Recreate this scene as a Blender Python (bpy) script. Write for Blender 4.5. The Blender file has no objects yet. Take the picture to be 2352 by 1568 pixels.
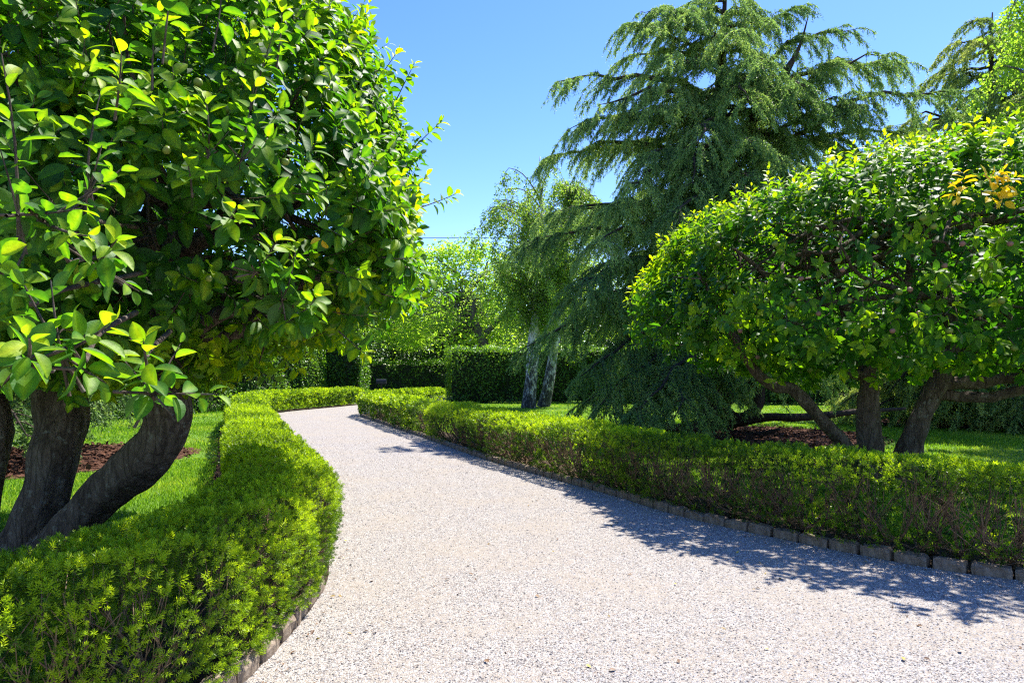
import bpy, math
import numpy as np

rng = np.random.default_rng(11)
C = bpy.context.scene.collection
H, F, CX, HY = 1.6, 1568.0, 1176.0, 856.0        # eye height and the lens (measured on a 2352 px wide view)
PI = math.pi
UP = np.array([0., 0., 1.])


def W(px, py, Y):
    return np.array([(px - CX) / F * Y, Y, H - (py - HY) / F * Y])


# ------------------------------------------------------------------ helpers
def nrm(a):
    return a / np.maximum(np.linalg.norm(a, axis=-1, keepdims=True), 1e-9)


def rdir(n):
    return nrm(rng.normal(size=(n, 3)))


class Noise:
    def __init__(self, seed, freq, n=9):
        r = np.random.default_rng(seed)
        self.k = nrm(r.normal(size=(n, 3))) * freq * r.uniform(.6, 1.5, (n, 1))
        self.p = r.uniform(0, 6.28, n)

    def __call__(self, P):
        return np.sin(P @ self.k.T + self.p).sum(-1) / math.sqrt(len(self.p)) / .9


class MB:
    """collects pieces of ONE mesh"""
    def __init__(self):
        self.v, self.f, self.t, self.n = [], [], [], 0

    def add(self, v, f, tint=0.5):
        v = np.asarray(v, dtype=np.float32).reshape(-1, 3)
        f = np.asarray(f, dtype=np.int32)
        self.v.append(v)
        self.f.append(f + self.n)
        t = np.empty(len(v), np.float32)
        t[:] = tint
        self.t.append(t)
        self.n += len(v)

    def inst(self, tv, tfs, P, R, S, tint):
        """copies of a template (verts tv, list of face arrays) at P with frames R (n,3,3 columns x,y,z) and size S"""
        n, k = len(P), len(tv)
        if n == 0:
            return
        V = np.einsum('nij,kj->nki', R, tv) * np.asarray(S).reshape(n, 1, 1) + P[:, None, :]
        base = (np.arange(n) * k)
        first = True
        for tf in tfs:
            f = (tf[None] + base[:, None, None]).reshape(-1, tf.shape[1])
            if first:
                tn = np.repeat(np.broadcast_to(tint, (n,)), k).reshape(n, k)
                if k == 20:                                     # the fine leaf has a paler midrib
                    tn = np.clip(tn + np.array([.20] * 8 + [-.05] * 12)[None], 0, 1)
                self.add(V, f, tn.ravel())
                first = False
            else:
                self.f.append(f.astype(np.int32) + (self.n - n * k))

    def tubes(self, P, R, sides=4, tint=0.5, cap=False):
        """P (n,k,3), R (n,k)"""
        P = np.asarray(P, float)
        R = np.asarray(R, float)
        n, k = P.shape[:2]
        T = nrm(np.gradient(P, axis=1))
        ref = np.where(np.abs(T[..., 2:3]) > .9, np.array([1., 0, 0]), np.array([0., 0, 1.]))
        ref = np.broadcast_to(ref[:, :1], T.shape) if k > 1 else ref
        u = nrm(np.cross(T, ref))
        w = np.cross(T, u)
        a = np.arange(sides) / sides * 2 * PI
        ring = u[:, :, None] * np.cos(a)[None, None, :, None] + w[:, :, None] * np.sin(a)[None, None, :, None]
        V = P[:, :, None] + ring * R[:, :, None, None]
        i = np.arange(k - 1)[:, None] * sides
        j = np.arange(sides)[None]
        jn = (j + 1) % sides
        f = np.stack([i + j, i + jn, i + sides + jn, i + sides + j], -1).reshape(-1, 4)
        f = (f[None] + (np.arange(n) * k * sides)[:, None, None]).reshape(-1, 4)
        self.add(V, f, np.repeat(np.broadcast_to(tint, (n,)), k * sides))

    def build(self, name, mat, parent=None, smooth=False):
        V = np.concatenate(self.v)
        me = bpy.data.meshes.new(name)
        me.vertices.add(len(V))
        me.vertices.foreach_set('co', V.ravel())
        sizes = np.concatenate([np.full(len(f), f.shape[1], np.int32) for f in self.f])
        loops = np.concatenate([f.ravel() for f in self.f])
        me.loops.add(len(loops))
        me.loops.foreach_set('vertex_index', loops)
        me.polygons.add(len(sizes))
        st = np.zeros(len(sizes), np.int32)
        st[1:] = np.cumsum(sizes)[:-1]
        me.polygons.foreach_set('loop_start', st)
        me.polygons.foreach_set('use_smooth', np.full(len(sizes), smooth, bool))
        me.update(calc_edges=True)
        at = me.attributes.new('tint', 'FLOAT', 'POINT')
        at.data.foreach_set('value', np.concatenate(self.t))
        me.materials.append(mat)
        o = bpy.data.objects.new(name, me)
        C.objects.link(o)
        if parent is not None:
            o.parent = parent
            o.matrix_parent_inverse = parent.matrix_basis.inverted()
        return o


def tag(o, label=None, cat=None, group=None, kind=None):
    if label: o['label'] = label
    if cat: o['category'] = cat
    if group: o['group'] = group
    if kind: o['kind'] = kind
    return o


def thing(name, loc, label, cat, group=None):
    o = bpy.data.objects.new(name, None)
    o.empty_display_size = .2
    C.objects.link(o)
    o.location = [float(x) for x in loc]
    return tag(o, label, cat, group)


def frames(d, nh):
    """leaf frames: y along d, z near nh"""
    y = nrm(d)
    x = nrm(np.cross(y, nh))
    z = np.cross(x, y)
    return np.stack([x, y, z], -1)


def catmull(pts, m):
    """m points along a smooth curve through pts (any number of columns), even by arc length"""
    p = np.asarray(pts, float)
    p = np.vstack([2 * p[0] - p[1], p, 2 * p[-1] - p[-2]])
    out = []
    for i in range(1, len(p) - 2):
        t = np.linspace(0, 1, 24, endpoint=False)[:, None]
        a, b, c, d = p[i - 1], p[i], p[i + 1], p[i + 2]
        out.append(.5 * (2 * b + (c - a) * t + (2 * a - 5 * b + 4 * c - d) * t * t + (3 * b - a - 3 * c + d) * t ** 3))
    q = np.vstack(out + [p[-2][None]])
    k = min(3, q.shape[1])
    s = np.concatenate([[0], np.cumsum(np.linalg.norm(np.diff(q[:, :k], axis=0), axis=1))])
    u = np.linspace(0, s[-1], m)
    return np.stack([np.interp(u, s, q[:, c]) for c in range(q.shape[1])], -1)


KN = Noise(5, 5.0)
KN2 = Noise(6, 16.0)


def limb(mb, pts, m=26, sides=14, knob=.10, tint=.5):
    """knobbly wood through (x, y, z, radius) points"""
    q = catmull(pts, m)
    P, R = q[:, :3], q[:, 3]
    T = nrm(np.gradient(P, axis=0))
    u = np.zeros_like(T)
    r0 = np.array([1., 0, 0]) if abs(T[0, 2]) > .8 else UP
    u[0] = nrm(np.cross(T[0], r0))
    for i in range(1, m):
        u[i] = nrm(u[i - 1] - T[i] * (u[i - 1] @ T[i]))
    w = np.cross(T, u)
    a = np.arange(sides) / sides * 2 * PI
    ring = u[:, None] * np.cos(a)[None, :, None] + w[:, None] * np.sin(a)[None, :, None]
    V = P[:, None] + ring * R[:, None, None]
    k = 1 + knob * KN(V / max(R.max(), .05) * .30) + knob * .45 * KN2(V / max(R.max(), .05) * .34)
    s_ = np.linspace(0, 1, m)[:, None]
    k = k + knob * .45 * np.sin(a[None] * 5 + 4 * np.sin(s_ * 5 + R[0] * 40)) + knob * .3 * np.sin(a[None] * 3 - s_ * 9)
    V = P[:, None] + ring * (R[:, None] * k)[..., None]
    i = np.arange(m - 1)[:, None] * sides
    j = np.arange(sides)[None]
    f = np.stack([i + j, i + (j + 1) % sides, i + sides + (j + 1) % sides, i + sides + j], -1).reshape(-1, 4)
    mb.add(V, f, tint)
    mb.f.append(np.arange(sides)[None].astype(np.int32) + (mb.n - sides))
    return q


# ------------------------------------------------------------------ materials
def newmat(name):
    m = bpy.data.materials.new(name)
    m.use_nodes = True
    nt = m.node_tree
    nt.nodes.clear()
    out = nt.nodes.new('ShaderNodeOutputMaterial')
    return m, nt, out


def N(nt, typ, **kw):
    n = nt.nodes.new(typ)
    for k, v in kw.items():
        if k in n.inputs:
            n.inputs[k].default_value = v
        else:
            setattr(n, k, v)
    return n


def ramp(nt, stops, interp='LINEAR'):
    r = nt.nodes.new('ShaderNodeValToRGB')
    r.color_ramp.interpolation = interp
    e = r.color_ramp.elements
    while len(e) < len(stops):
        e.new(.5)
    for el, (p, c) in zip(e, stops):
        el.position = p
        el.color = (*c, 1)
    return r


def leaf_mat(name, stops, trans, fac=.4, rough=.45, spec=.4, under=None, mottle=0):
    """stops: colour of the upper side by tint; trans: multiplies it for light shining through"""
    m, nt, out = newmat(name)
    at = N(nt, 'ShaderNodeAttribute', attribute_name='tint')
    r = ramp(nt, stops)
    nt.links.new(at.outputs['Fac'], r.inputs[0])
    col = r.outputs[0]
    if mottle:
        tc = N(nt, 'ShaderNodeTexCoord')
        no = N(nt, 'ShaderNodeTexNoise', Scale=55.0, Detail=4.0, Roughness=.7)
        nt.links.new(tc.outputs['Object'], no.inputs['Vector'])
        mr = N(nt, 'ShaderNodeMapRange')
        mr.inputs[1].default_value, mr.inputs[2].default_value = .3, .7
        mr.inputs[3].default_value, mr.inputs[4].default_value = 1 - mottle, 1 + mottle
        nt.links.new(no.outputs[0], mr.inputs[0])
        vm = N(nt, 'ShaderNodeVectorMath', operation='SCALE')
        nt.links.new(col, vm.inputs[0])
        nt.links.new(mr.outputs[0], vm.inputs['Scale'])
        col = vm.outputs[0]
        bp = N(nt, 'ShaderNodeBump', Strength=.35, Distance=.004)
        nt.links.new(no.outputs[0], bp.inputs['Height'])
    if under is not None:
        g = N(nt, 'ShaderNodeNewGeometry')
        mx = N(nt, 'ShaderNodeMix', data_type='RGBA')
        mx.inputs[7].default_value = (*under, 1)
        ml = N(nt, 'ShaderNodeMath', operation='MULTIPLY')
        ml.inputs[1].default_value = .6
        nt.links.new(g.outputs['Backfacing'], ml.inputs[0])
        nt.links.new(ml.outputs[0], mx.inputs[0])
        nt.links.new(col, mx.inputs[6])
        colu = mx.outputs[2]
    else:
        colu = col
    p = N(nt, 'ShaderNodeBsdfPrincipled', Roughness=rough)
    p.inputs['Specular IOR Level'].default_value = spec
    nt.links.new(colu, p.inputs['Base Color'])
    if mottle:
        nt.links.new(bp.outputs[0], p.inputs['Normal'])
    t = N(nt, 'ShaderNodeBsdfTranslucent')
    mu = N(nt, 'ShaderNodeMix', data_type='RGBA', blend_type='MULTIPLY')
    mu.clamp_result = False
    mu.inputs[0].default_value = 1
    mu.inputs[7].default_value = (*trans, 1)
    nt.links.new(col, mu.inputs[6])
    nt.links.new(mu.outputs[2], t.inputs['Color'])
    ms = N(nt, 'ShaderNodeMixShader')
    ms.inputs[0].default_value = fac
    nt.links.new(p.outputs[0], ms.inputs[1])
    nt.links.new(t.outputs[0], ms.inputs[2])
    nt.links.new(ms.outputs[0], out.inputs[0])
    return m


def rough_mat(name, stops, scale, bump=.4, rough=.9, detail=6, stretch=(1, 1, 1), bscale=None, bdist=.02, kind='noise'):
    m, nt, out = newmat(name)
    tc = N(nt, 'ShaderNodeTexCoord')
    mp = N(nt, 'ShaderNodeMapping')
    mp.inputs['Scale'].default_value = stretch
    nt.links.new(tc.outputs['Object'], mp.inputs[0])
    if kind == 'noise':
        n1 = N(nt, 'ShaderNodeTexNoise', Scale=scale, Detail=detail, Roughness=.65)
        fac = n1.outputs[0]
    else:
        n1 = N(nt, 'ShaderNodeTexVoronoi', Scale=scale)
        fac = n1.outputs['Color']
    nt.links.new(mp.outputs[0], n1.inputs['Vector'])
    r = ramp(nt, stops)
    nt.links.new(fac, r.inputs[0])
    p = N(nt, 'ShaderNodeBsdfPrincipled', Roughness=rough)
    p.inputs['Specular IOR Level'].default_value = .2
    nt.links.new(r.outputs[0], p.inputs['Base Color'])
    n2 = N(nt, 'ShaderNodeTexNoise', Scale=bscale or scale * 2.5, Detail=5.0, Roughness=.7)
    nt.links.new(mp.outputs[0], n2.inputs['Vector'])
    b = N(nt, 'ShaderNodeBump', Strength=bump, Distance=bdist)
    nt.links.new(n2.outputs[0], b.inputs['Height'])
    nt.links.new(b.outputs[0], p.inputs['Normal'])
    nt.links.new(p.outputs[0], out.inputs[0])
    return m


M = {}
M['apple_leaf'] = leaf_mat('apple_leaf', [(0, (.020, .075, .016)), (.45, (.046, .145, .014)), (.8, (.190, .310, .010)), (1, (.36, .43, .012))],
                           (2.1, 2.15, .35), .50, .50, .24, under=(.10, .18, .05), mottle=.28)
M['yellow_leaf'] = leaf_mat('yellow_leaf', [(0, (.58, .36, .01)), (1, (.80, .60, .02))], (1.1, 1.1, .5), .4, .4, .4)
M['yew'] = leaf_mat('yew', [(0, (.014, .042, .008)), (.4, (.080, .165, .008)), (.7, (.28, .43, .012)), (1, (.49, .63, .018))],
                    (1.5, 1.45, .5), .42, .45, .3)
M['tall_hedge_leaf'] = leaf_mat('tall_hedge_leaf', [(0, (.018, .055, .010)), (.5, (.055, .135, .015)), (1, (.17, .28, .03))],
                                (2.0, 2.1, .7), .45, .4, .4)
M['cedar'] = leaf_mat('cedar', [(0, (.038, .085, .034)), (.5, (.155, .265, .092)), (1, (.42, .53, .165))], (1.3, 1.4, .7), .42, .55, .25)
M['cedar_pale'] = leaf_mat('cedar_pale', [(0, (.05, .11, .03)), (.5, (.19, .30, .085)), (1, (.44, .49, .13))], (1.3, 1.3, .7), .38, .55, .25)
M['maple'] = leaf_mat('maple', [(0, (.10, .18, .012)), (.5, (.24, .36, .045)), (1, (.40, .50, .07))], (1.45, 1.65, .7), .66, .45, .35)
M['birch_leaf'] = leaf_mat('birch_leaf', [(0, (.06, .13, .025)), (.5, (.16, .27, .045)), (1, (.33, .43, .08))], (1.7, 1.75, .7), .5, .4, .4)
M['dark_leaf'] = leaf_mat('dark_leaf', [(0, (.014, .040, .012)), (.6, (.045, .100, .020)), (1, (.11, .18, .03))], (1.6, 1.6, .8), .3, .5, .3)
M['grass_blade'] = leaf_mat('grass_blade', [(0, (.065, .165, .012)), (.6, (.165, .31, .018)), (1, (.34, .41, .06))], (1.8, 1.7, .8), .45, .5, .25)
M['cedar_bark'] = rough_mat('cedar_bark', [(.3, (.022, .017, .014)), (.7, (.085, .062, .048))], 8, .8, .95, 8, (1, 1, .3), 20, .05)
M['grey_bark'] = rough_mat('grey_bark', [(.3, (.06, .05, .04)), (.7, (.20, .17, .14))], 6, .6, .95, 8, (1, 1, .4), 16, .05)
M['yew_twig'] = rough_mat('yew_twig', [(.3, (.10, .062, .036)), (.7, (.30, .205, .125))], 14, .5, .9, 4)
M['kerb'] = rough_mat('kerb', [(.3, (.13, .096, .068)), (.5, (.215, .165, .12)), (.72, (.32, .26, .20))], 26, .8, .9, 8, bscale=60, bdist=.01)
M['soil'] = rough_mat('soil', [(.3, (.030, .020, .013)), (.7, (.085, .055, .035))], 30, 1.0, .95, 8, bscale=60, bdist=.03)
M['mulch'] = rough_mat('mulch', [(.3, (.040, .018, .010)), (.55, (.115, .050, .028)), (.75, (.20, .095, .055))], 28, 1.0, .95, 8, (1, .5, 1), 50, .03)
M['black_metal'] = rough_mat('black_metal', [(.3, (.012, .013, .018)), (.7, (.030, .032, .040))], 8, .05, .35)
M['wire'] = rough_mat('wire', [(.3, (.010, .010, .012)), (.7, (.02, .02, .024))], 8, .05, .6)
M['asphalt'] = rough_mat('asphalt', [(.3, (.04, .04, .042)), (.7, (.065, .065, .068))], 40, .3, .9)
M['apple_skin'] = rough_mat('apple_skin', [(.3, (.10, .17, .02)), (.58, (.17, .22, .035)), (.8, (.22, .12, .05))], 12, .05, .4, 3)
M['ruddy_skin'] = rough_mat('ruddy_skin', [(.3, (.16, .12, .06)), (.6, (.24, .11, .09)), (.8, (.20, .20, .06))], 14, .05, .4, 3)


def lawn_mat():
    m, nt, out = newmat('lawn')
    tc = N(nt, 'ShaderNodeTexCoord')
    n1 = N(nt, 'ShaderNodeTexNoise', Scale=1.3, Detail=8.0, Roughness=.7)
    n2 = N(nt, 'ShaderNodeTexNoise', Scale=45.0, Detail=4.0, Roughness=.7)
    nt.links.new(tc.outputs['Object'], n1.inputs['Vector'])
    nt.links.new(tc.outputs['Object'], n2.inputs['Vector'])
    a = N(nt, 'ShaderNodeMath', operation='ADD')
    nt.links.new(n1.outputs[0], a.inputs[0])
    nt.links.new(n2.outputs[0], a.inputs[1])
    h = N(nt, 'ShaderNodeMath', operation='MULTIPLY')
    h.inputs[1].default_value = .5
    nt.links.new(a.outputs[0], h.inputs[0])
    r = ramp(nt, [(.3, (.045, .105, .010)), (.5, (.105, .21, .016)), (.7, (.18, .27, .030))])
    nt.links.new(h.outputs[0], r.inputs[0])
    p = N(nt, 'ShaderNodeBsdfPrincipled', Roughness=.8)
    p.inputs['Specular IOR Level'].default_value = .15
    nt.links.new(r.outputs[0], p.inputs['Base Color'])
    b = N(nt, 'ShaderNodeBump', Strength=.9, Distance=.03)
    nt.links.new(n2.outputs[0], b.inputs['Height'])
    nt.links.new(b.outputs[0], p.inputs['Normal'])
    nt.links.new(p.outputs[0], out.inputs[0])
    return m


def gravel_mat():
    m, nt, out = newmat('gravel')
    tc = N(nt, 'ShaderNodeTexCoord')
    v = N(nt, 'ShaderNodeTexVoronoi', Scale=100.0)
    v2 = N(nt, 'ShaderNodeTexVoronoi', Scale=180.0)
    n = N(nt, 'ShaderNodeTexNoise', Scale=1.1, Detail=6.0, Roughness=.65)
    nf = N(nt, 'ShaderNodeTexNoise', Scale=14.0, Detail=5.0, Roughness=.7)
    for q in (v, v2, n, nf):
        nt.links.new(tc.outputs['Object'], q.inputs['Vector'])
    sep = N(nt, 'ShaderNodeSeparateColor')
    nt.links.new(v.outputs['Color'], sep.inputs[0])
    sep2 = N(nt, 'ShaderNodeSeparateColor')
    nt.links.new(v2.outputs['Color'], sep2.inputs[0])
    stones = [(0, (.030, .030, .038)), (.14, (.070, .060, .068)), (.28, (.20, .175, .15)), (.42, (.325, .296, .256)), (.78, (.478, .455, .420)), (1, (.25, .165, .11))]
    r = ramp(nt, stones)
    r2 = ramp(nt, stones)
    nt.links.new(sep.outputs[0], r.inputs[0])
    nt.links.new(sep2.outputs[1], r2.inputs[0])
    mx = N(nt, 'ShaderNodeMix', data_type='RGBA')
    nt.links.new(sep2.outputs[0], mx.inputs[0])
    nt.links.new(r.outputs[0], mx.inputs[6])
    nt.links.new(r2.outputs[0], mx.inputs[7])
    # fine packed sandy grit in patches between the stones
    rs = ramp(nt, [(.44, (0, 0, 0)), (.62, (1, 1, 1))])
    nt.links.new(n.outputs[0], rs.inputs[0])
    rf = ramp(nt, [(.3, (.245, .203, .158)), (.7, (.372, .328, .275))])
    nt.links.new(nf.outputs[0], rf.inputs[0])
    sc = N(nt, 'ShaderNodeMath', operation='MULTIPLY')
    sc.inputs[1].default_value = .7
    nt.links.new(rs.outputs[0], sc.inputs[0])
    m2 = N(nt, 'ShaderNodeMix', data_type='RGBA')
    nt.links.new(sc.outputs[0], m2.inputs[0])
    nt.links.new(mx.outputs[2], m2.inputs[6])
    nt.links.new(rf.outputs[0], m2.inputs[7])
    p = N(nt, 'ShaderNodeBsdfPrincipled', Roughness=.85)
    p.inputs['Specular IOR Level'].default_value = .25
    nt.links.new(m2.outputs[2], p.inputs['Base Color'])
    inv = N(nt, 'ShaderNodeMath', operation='SUBTRACT')
    inv.inputs[0].default_value = 1.0
    nt.links.new(v.outputs['Distance'], inv.inputs[1])
    ad = N(nt, 'ShaderNodeMath', operation='ADD')
    nt.links.new(inv.outputs[0], ad.inputs[0])
    nt.links.new(sep.outputs[1], ad.inputs[1])
    b = N(nt, 'ShaderNodeBump', Strength=.75, Distance=.008)
    nt.links.new(ad.outputs[0], b.inputs['Height'])
    b2 = N(nt, 'ShaderNodeBump', Strength=.4, Distance=.05)
    nt.links.new(n.outputs[0], b2.inputs['Height'])
    nt.links.new(b.outputs[0], b2.inputs['Normal'])
    nt.links.new(b2.outputs[0], p.inputs['Normal'])
    nt.links.new(p.outputs[0], out.inputs[0])
    return m


def birch_mat():
    m, nt, out = newmat('birch_bark')
    tc = N(nt, 'ShaderNodeTexCoord')
    mp = N(nt, 'ShaderNodeMapping')
    mp.inputs['Scale'].default_value = (1, 1, .45)
    nt.links.new(tc.outputs['Object'], mp.inputs[0])
    n = N(nt, 'ShaderNodeTexNoise', Scale=9.0, Detail=8.0, Roughness=.75)
    nt.links.new(mp.outputs[0], n.inputs['Vector'])
    # darker, furrowed towards the foot of the stem (old bark)
    sp = N(nt, 'ShaderNodeSeparateXYZ')
    nt.links.new(tc.outputs['Object'], sp.inputs[0])
    mr = N(nt, 'ShaderNodeMapRange')
    mr.inputs[1].default_value, mr.inputs[2].default_value = .2, 4.2
    mr.inputs[3].default_value, mr.inputs[4].default_value = -.13, .10
    nt.links.new(sp.outputs[2], mr.inputs[0])
    a = N(nt, 'ShaderNodeMath', operation='ADD')
    nt.links.new(n.outputs[0], a.inputs[0])
    nt.links.new(mr.outputs[0], a.inputs[1])
    r = ramp(nt, [(.38, (.025, .022, .020)), (.46, (.16, .145, .125)), (.52, (.56, .53, .49)), (.8, (.78, .75, .70))])
    nt.links.new(a.outputs[0], r.inputs[0])
    p = N(nt, 'ShaderNodeBsdfPrincipled', Roughness=.85)
    nt.links.new(r.outputs[0], p.inputs['Base Color'])
    b = N(nt, 'ShaderNodeBump', Strength=.8, Distance=.04)
    nt.links.new(a.outputs[0], b.inputs['Height'])
    nt.links.new(b.outputs[0], p.inputs['Normal'])
    nt.links.new(p.outputs[0], out.inputs[0])
    return m


def bark_mat(name, stops, crack):
    """furrowed bark: noise colour, long cracked plates, pale lichen spots"""
    m, nt, out = newmat(name)
    tc = N(nt, 'ShaderNodeTexCoord')
    mp = N(nt, 'ShaderNodeMapping')
    mp.inputs['Scale'].default_value = (1, 1, .26)
    nt.links.new(tc.outputs['Object'], mp.inputs[0])
    n1 = N(nt, 'ShaderNodeTexNoise', Scale=9.0, Detail=9.0, Roughness=.7)
    wv = N(nt, 'ShaderNodeTexNoise', Scale=5.0, Detail=3.0)
    nt.links.new(mp.outputs[0], n1.inputs['Vector'])
    nt.links.new(mp.outputs[0], wv.inputs['Vector'])
    ad = N(nt, 'ShaderNodeVectorMath', operation='MULTIPLY_ADD')
    ad.inputs[1].default_value = (.26, .26, .26)
    nt.links.new(wv.outputs['Color'], ad.inputs[0])
    nt.links.new(mp.outputs[0], ad.inputs[2])
    vo = N(nt, 'ShaderNodeTexVoronoi', feature='DISTANCE_TO_EDGE', Scale=crack)
    nt.links.new(ad.outputs[0], vo.inputs['Vector'])
    cr = ramp(nt, [(0, (.5, .5, .5)), (.16, (1, 1, 1))])
    nt.links.new(vo.outputs['Distance'], cr.inputs[0])
    r = ramp(nt, stops)
    nt.links.new(n1.outputs[0], r.inputs[0])
    mu = N(nt, 'ShaderNodeMix', data_type='RGBA', blend_type='MULTIPLY')
    mu.inputs[0].default_value = .8
    nt.links.new(r.outputs[0], mu.inputs[6])
    nt.links.new(cr.outputs[0], mu.inputs[7])
    n3 = N(nt, 'ShaderNodeTexNoise', Scale=17.0, Detail=4.0)
    nt.links.new(tc.outputs['Object'], n3.inputs['Vector'])
    lr = ramp(nt, [(.60, (0, 0, 0)), (.68, (1, 1, 1))])
    nt.links.new(n3.outputs[0], lr.inputs[0])
    ls = N(nt, 'ShaderNodeMath', operation='MULTIPLY')
    ls.inputs[1].default_value = .55
    nt.links.new(lr.outputs[0], ls.inputs[0])
    ml = N(nt, 'ShaderNodeMix', data_type='RGBA')
    ml.inputs[7].default_value = (.27, .26, .22, 1)
    nt.links.new(ls.outputs[0], ml.inputs[0])
    nt.links.new(mu.outputs[2], ml.inputs[6])
    p = N(nt, 'ShaderNodeBsdfPrincipled', Roughness=.95)
    p.inputs['Specular IOR Level'].default_value = .15
    nt.links.new(ml.outputs[2], p.inputs['Base Color'])
    b1 = N(nt, 'ShaderNodeBump', Strength=.7, Distance=.02)
    nt.links.new(cr.outputs[0], b1.inputs['Height'])
    b2 = N(nt, 'ShaderNodeBump', Strength=1.0, Distance=.05)
    nt.links.new(n1.outputs[0], b2.inputs['Height'])
    nt.links.new(b1.outputs[0], b2.inputs['Normal'])
    nt.links.new(b2.outputs[0], p.inputs['Normal'])
    nt.links.new(p.outputs[0], out.inputs[0])
    return m


M['apple_bark'] = bark_mat('apple_bark', [(.25, (.050, .036, .030)), (.5, (.130, .096, .076)), (.75, (.25, .20, .16))], 13.0)
M['lawn'], M['gravel'], M['birch_bark'] = lawn_mat(), gravel_mat(), birch_mat()

# ------------------------------------------------------------------ templates
def leaf_template(ts, ws, fold, curl):
    """folded, curled leaf of unit length along y"""
    ts, ws = np.array(ts), np.array(ws)
    k = len(ts)
    mid = np.stack([0 * ts, ts, -curl * ts ** 2], -1)
    i = np.arange(1, k - 1)
    L = np.stack([-ws[i], ts[i], fold * ws[i] - curl * ts[i] ** 2], -1)
    R = np.stack([ws[i], ts[i], fold * ws[i] - curl * ts[i] ** 2], -1)
    V = np.vstack([mid, L, R])
    l0, r0 = k, k + k - 2
    tri = [(0, 1, l0), (0, r0, 1), (k - 2, k - 1, l0 + k - 3), (k - 2, r0 + k - 3, k - 1)]
    quad = []
    for a in range(k - 3):
        quad.append((1 + a, 2 + a, l0 + a + 1, l0 + a))
        quad.append((1 + a, r0 + a, r0 + a + 1, 2 + a))
    # winding so that the upper side is +z
    tri = [(t[0], t[1], t[2]) for t in tri]
    return V, [np.array(tri), np.array(quad)]


FINE = [leaf_template([0, .07, .2, .4, .6, .78, .92, 1], [0, .10, .21, .285, .285, .215, .10, 0], f, c) for f, c in ((.35, .10), (.5, .28), (.15, .42), (.6, .02))]
MIDL = [leaf_template([0, .3, .68, 1], [0, .235, .23, 0], f, c) for f, c in ((.35, .12), (.5, .3), (.2, .4))]
DIAM = [(np.array([[0, 0, 0], [.27, .5, .10], [0, 1, -.06], [-.27, .5, .10]]), [np.array([[0, 1, 2], [0, 2, 3]])])]
OVAL = [(np.array([[0, 0, 0], [.34, .45, .04], [0, 1, -.05], [-.34, .45, .04]]), [np.array([[0, 1, 2, 3]])])]


def scatter(mb, temps, P, R, S, tint):
    w = rng.integers(0, len(temps), len(P))
    for i, (tv, tf) in enumerate(temps):
        s = w == i
        mb.inst(tv, tf, P[s], R[s], S[s], tint[s])


# ------------------------------------------------------------------ apple foliage
def leafy_shoots(mb, twig, base, d, length, m, leaf, temps, tint0, tint1, droop=.18, twig_r=.0022, face=None):
    """shoots at base (n,3) along d with m leaves spiralling up each"""
    n = len(base)
    if n == 0:
        return
    bend = nrm(rdir(n) * .5 + UP * .5)
    L = np.broadcast_to(length, (n,))
    u = nrm(np.cross(d, rdir(n)))
    v = np.cross(d, u)
    j = np.arange(m)
    t = (j + .6) / m
    ph = j[None] * 2.39996 + rng.uniform(0, 6.28, (n, 1)) + rng.normal(0, .25, (n, m))
    al = np.radians(82 - 52 * t[None] ** 1.5 + rng.normal(0, 9, (n, m)))
    ctr = base[:, None] + d[:, None] * (t[None, :, None] * L[:, None, None]) + bend[:, None] * (t[None, :, None] ** 2 * L[:, None, None] * .18)
    rad = u[:, None] * np.cos(ph)[..., None] + v[:, None] * np.sin(ph)[..., None]
    ld = np.cos(al)[..., None] * d[:, None] + np.sin(al)[..., None] * rad
    ld = nrm(ld - UP * (droop * (1.2 - t))[None, :, None])
    nh = nrm(d[:, None] * .50 + UP * .60 + rng.normal(0, .30, (n, m, 3)) + (0 if face is None else face[:, None] * .45))
    S = np.reshape(leaf, (-1, 1)) * (1 - .5 * t[None] ** 2.5) * rng.uniform(.7, 1.2, (n, m))
    P = ctr + ld * .012
    tn = np.clip(tint0[:, None] + (tint1 - tint0)[:, None] * t[None] ** 2 + rng.normal(0, .09, (n, m)), 0, 1)
    R = frames(ld.reshape(-1, 3), nh.reshape(-1, 3))
    scatter(mb, temps, P.reshape(-1, 3), R, S.ravel(), tn.ravel())
    if twig is not None:
        tt = np.array([-.5, 0, .35, .7, 1.])
        Q = base[:, None] + d[:, None] * (tt[None, :, None] * L[:, None, None]) + bend[:, None] * (np.maximum(tt, 0)[None, :, None] ** 2 * L[:, None, None] * .18)
        twig.tubes(Q, np.broadcast_to(twig_r * np.array([1.6, 1.3, 1.1, .9, .5]), (n, 5)), 4)


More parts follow.
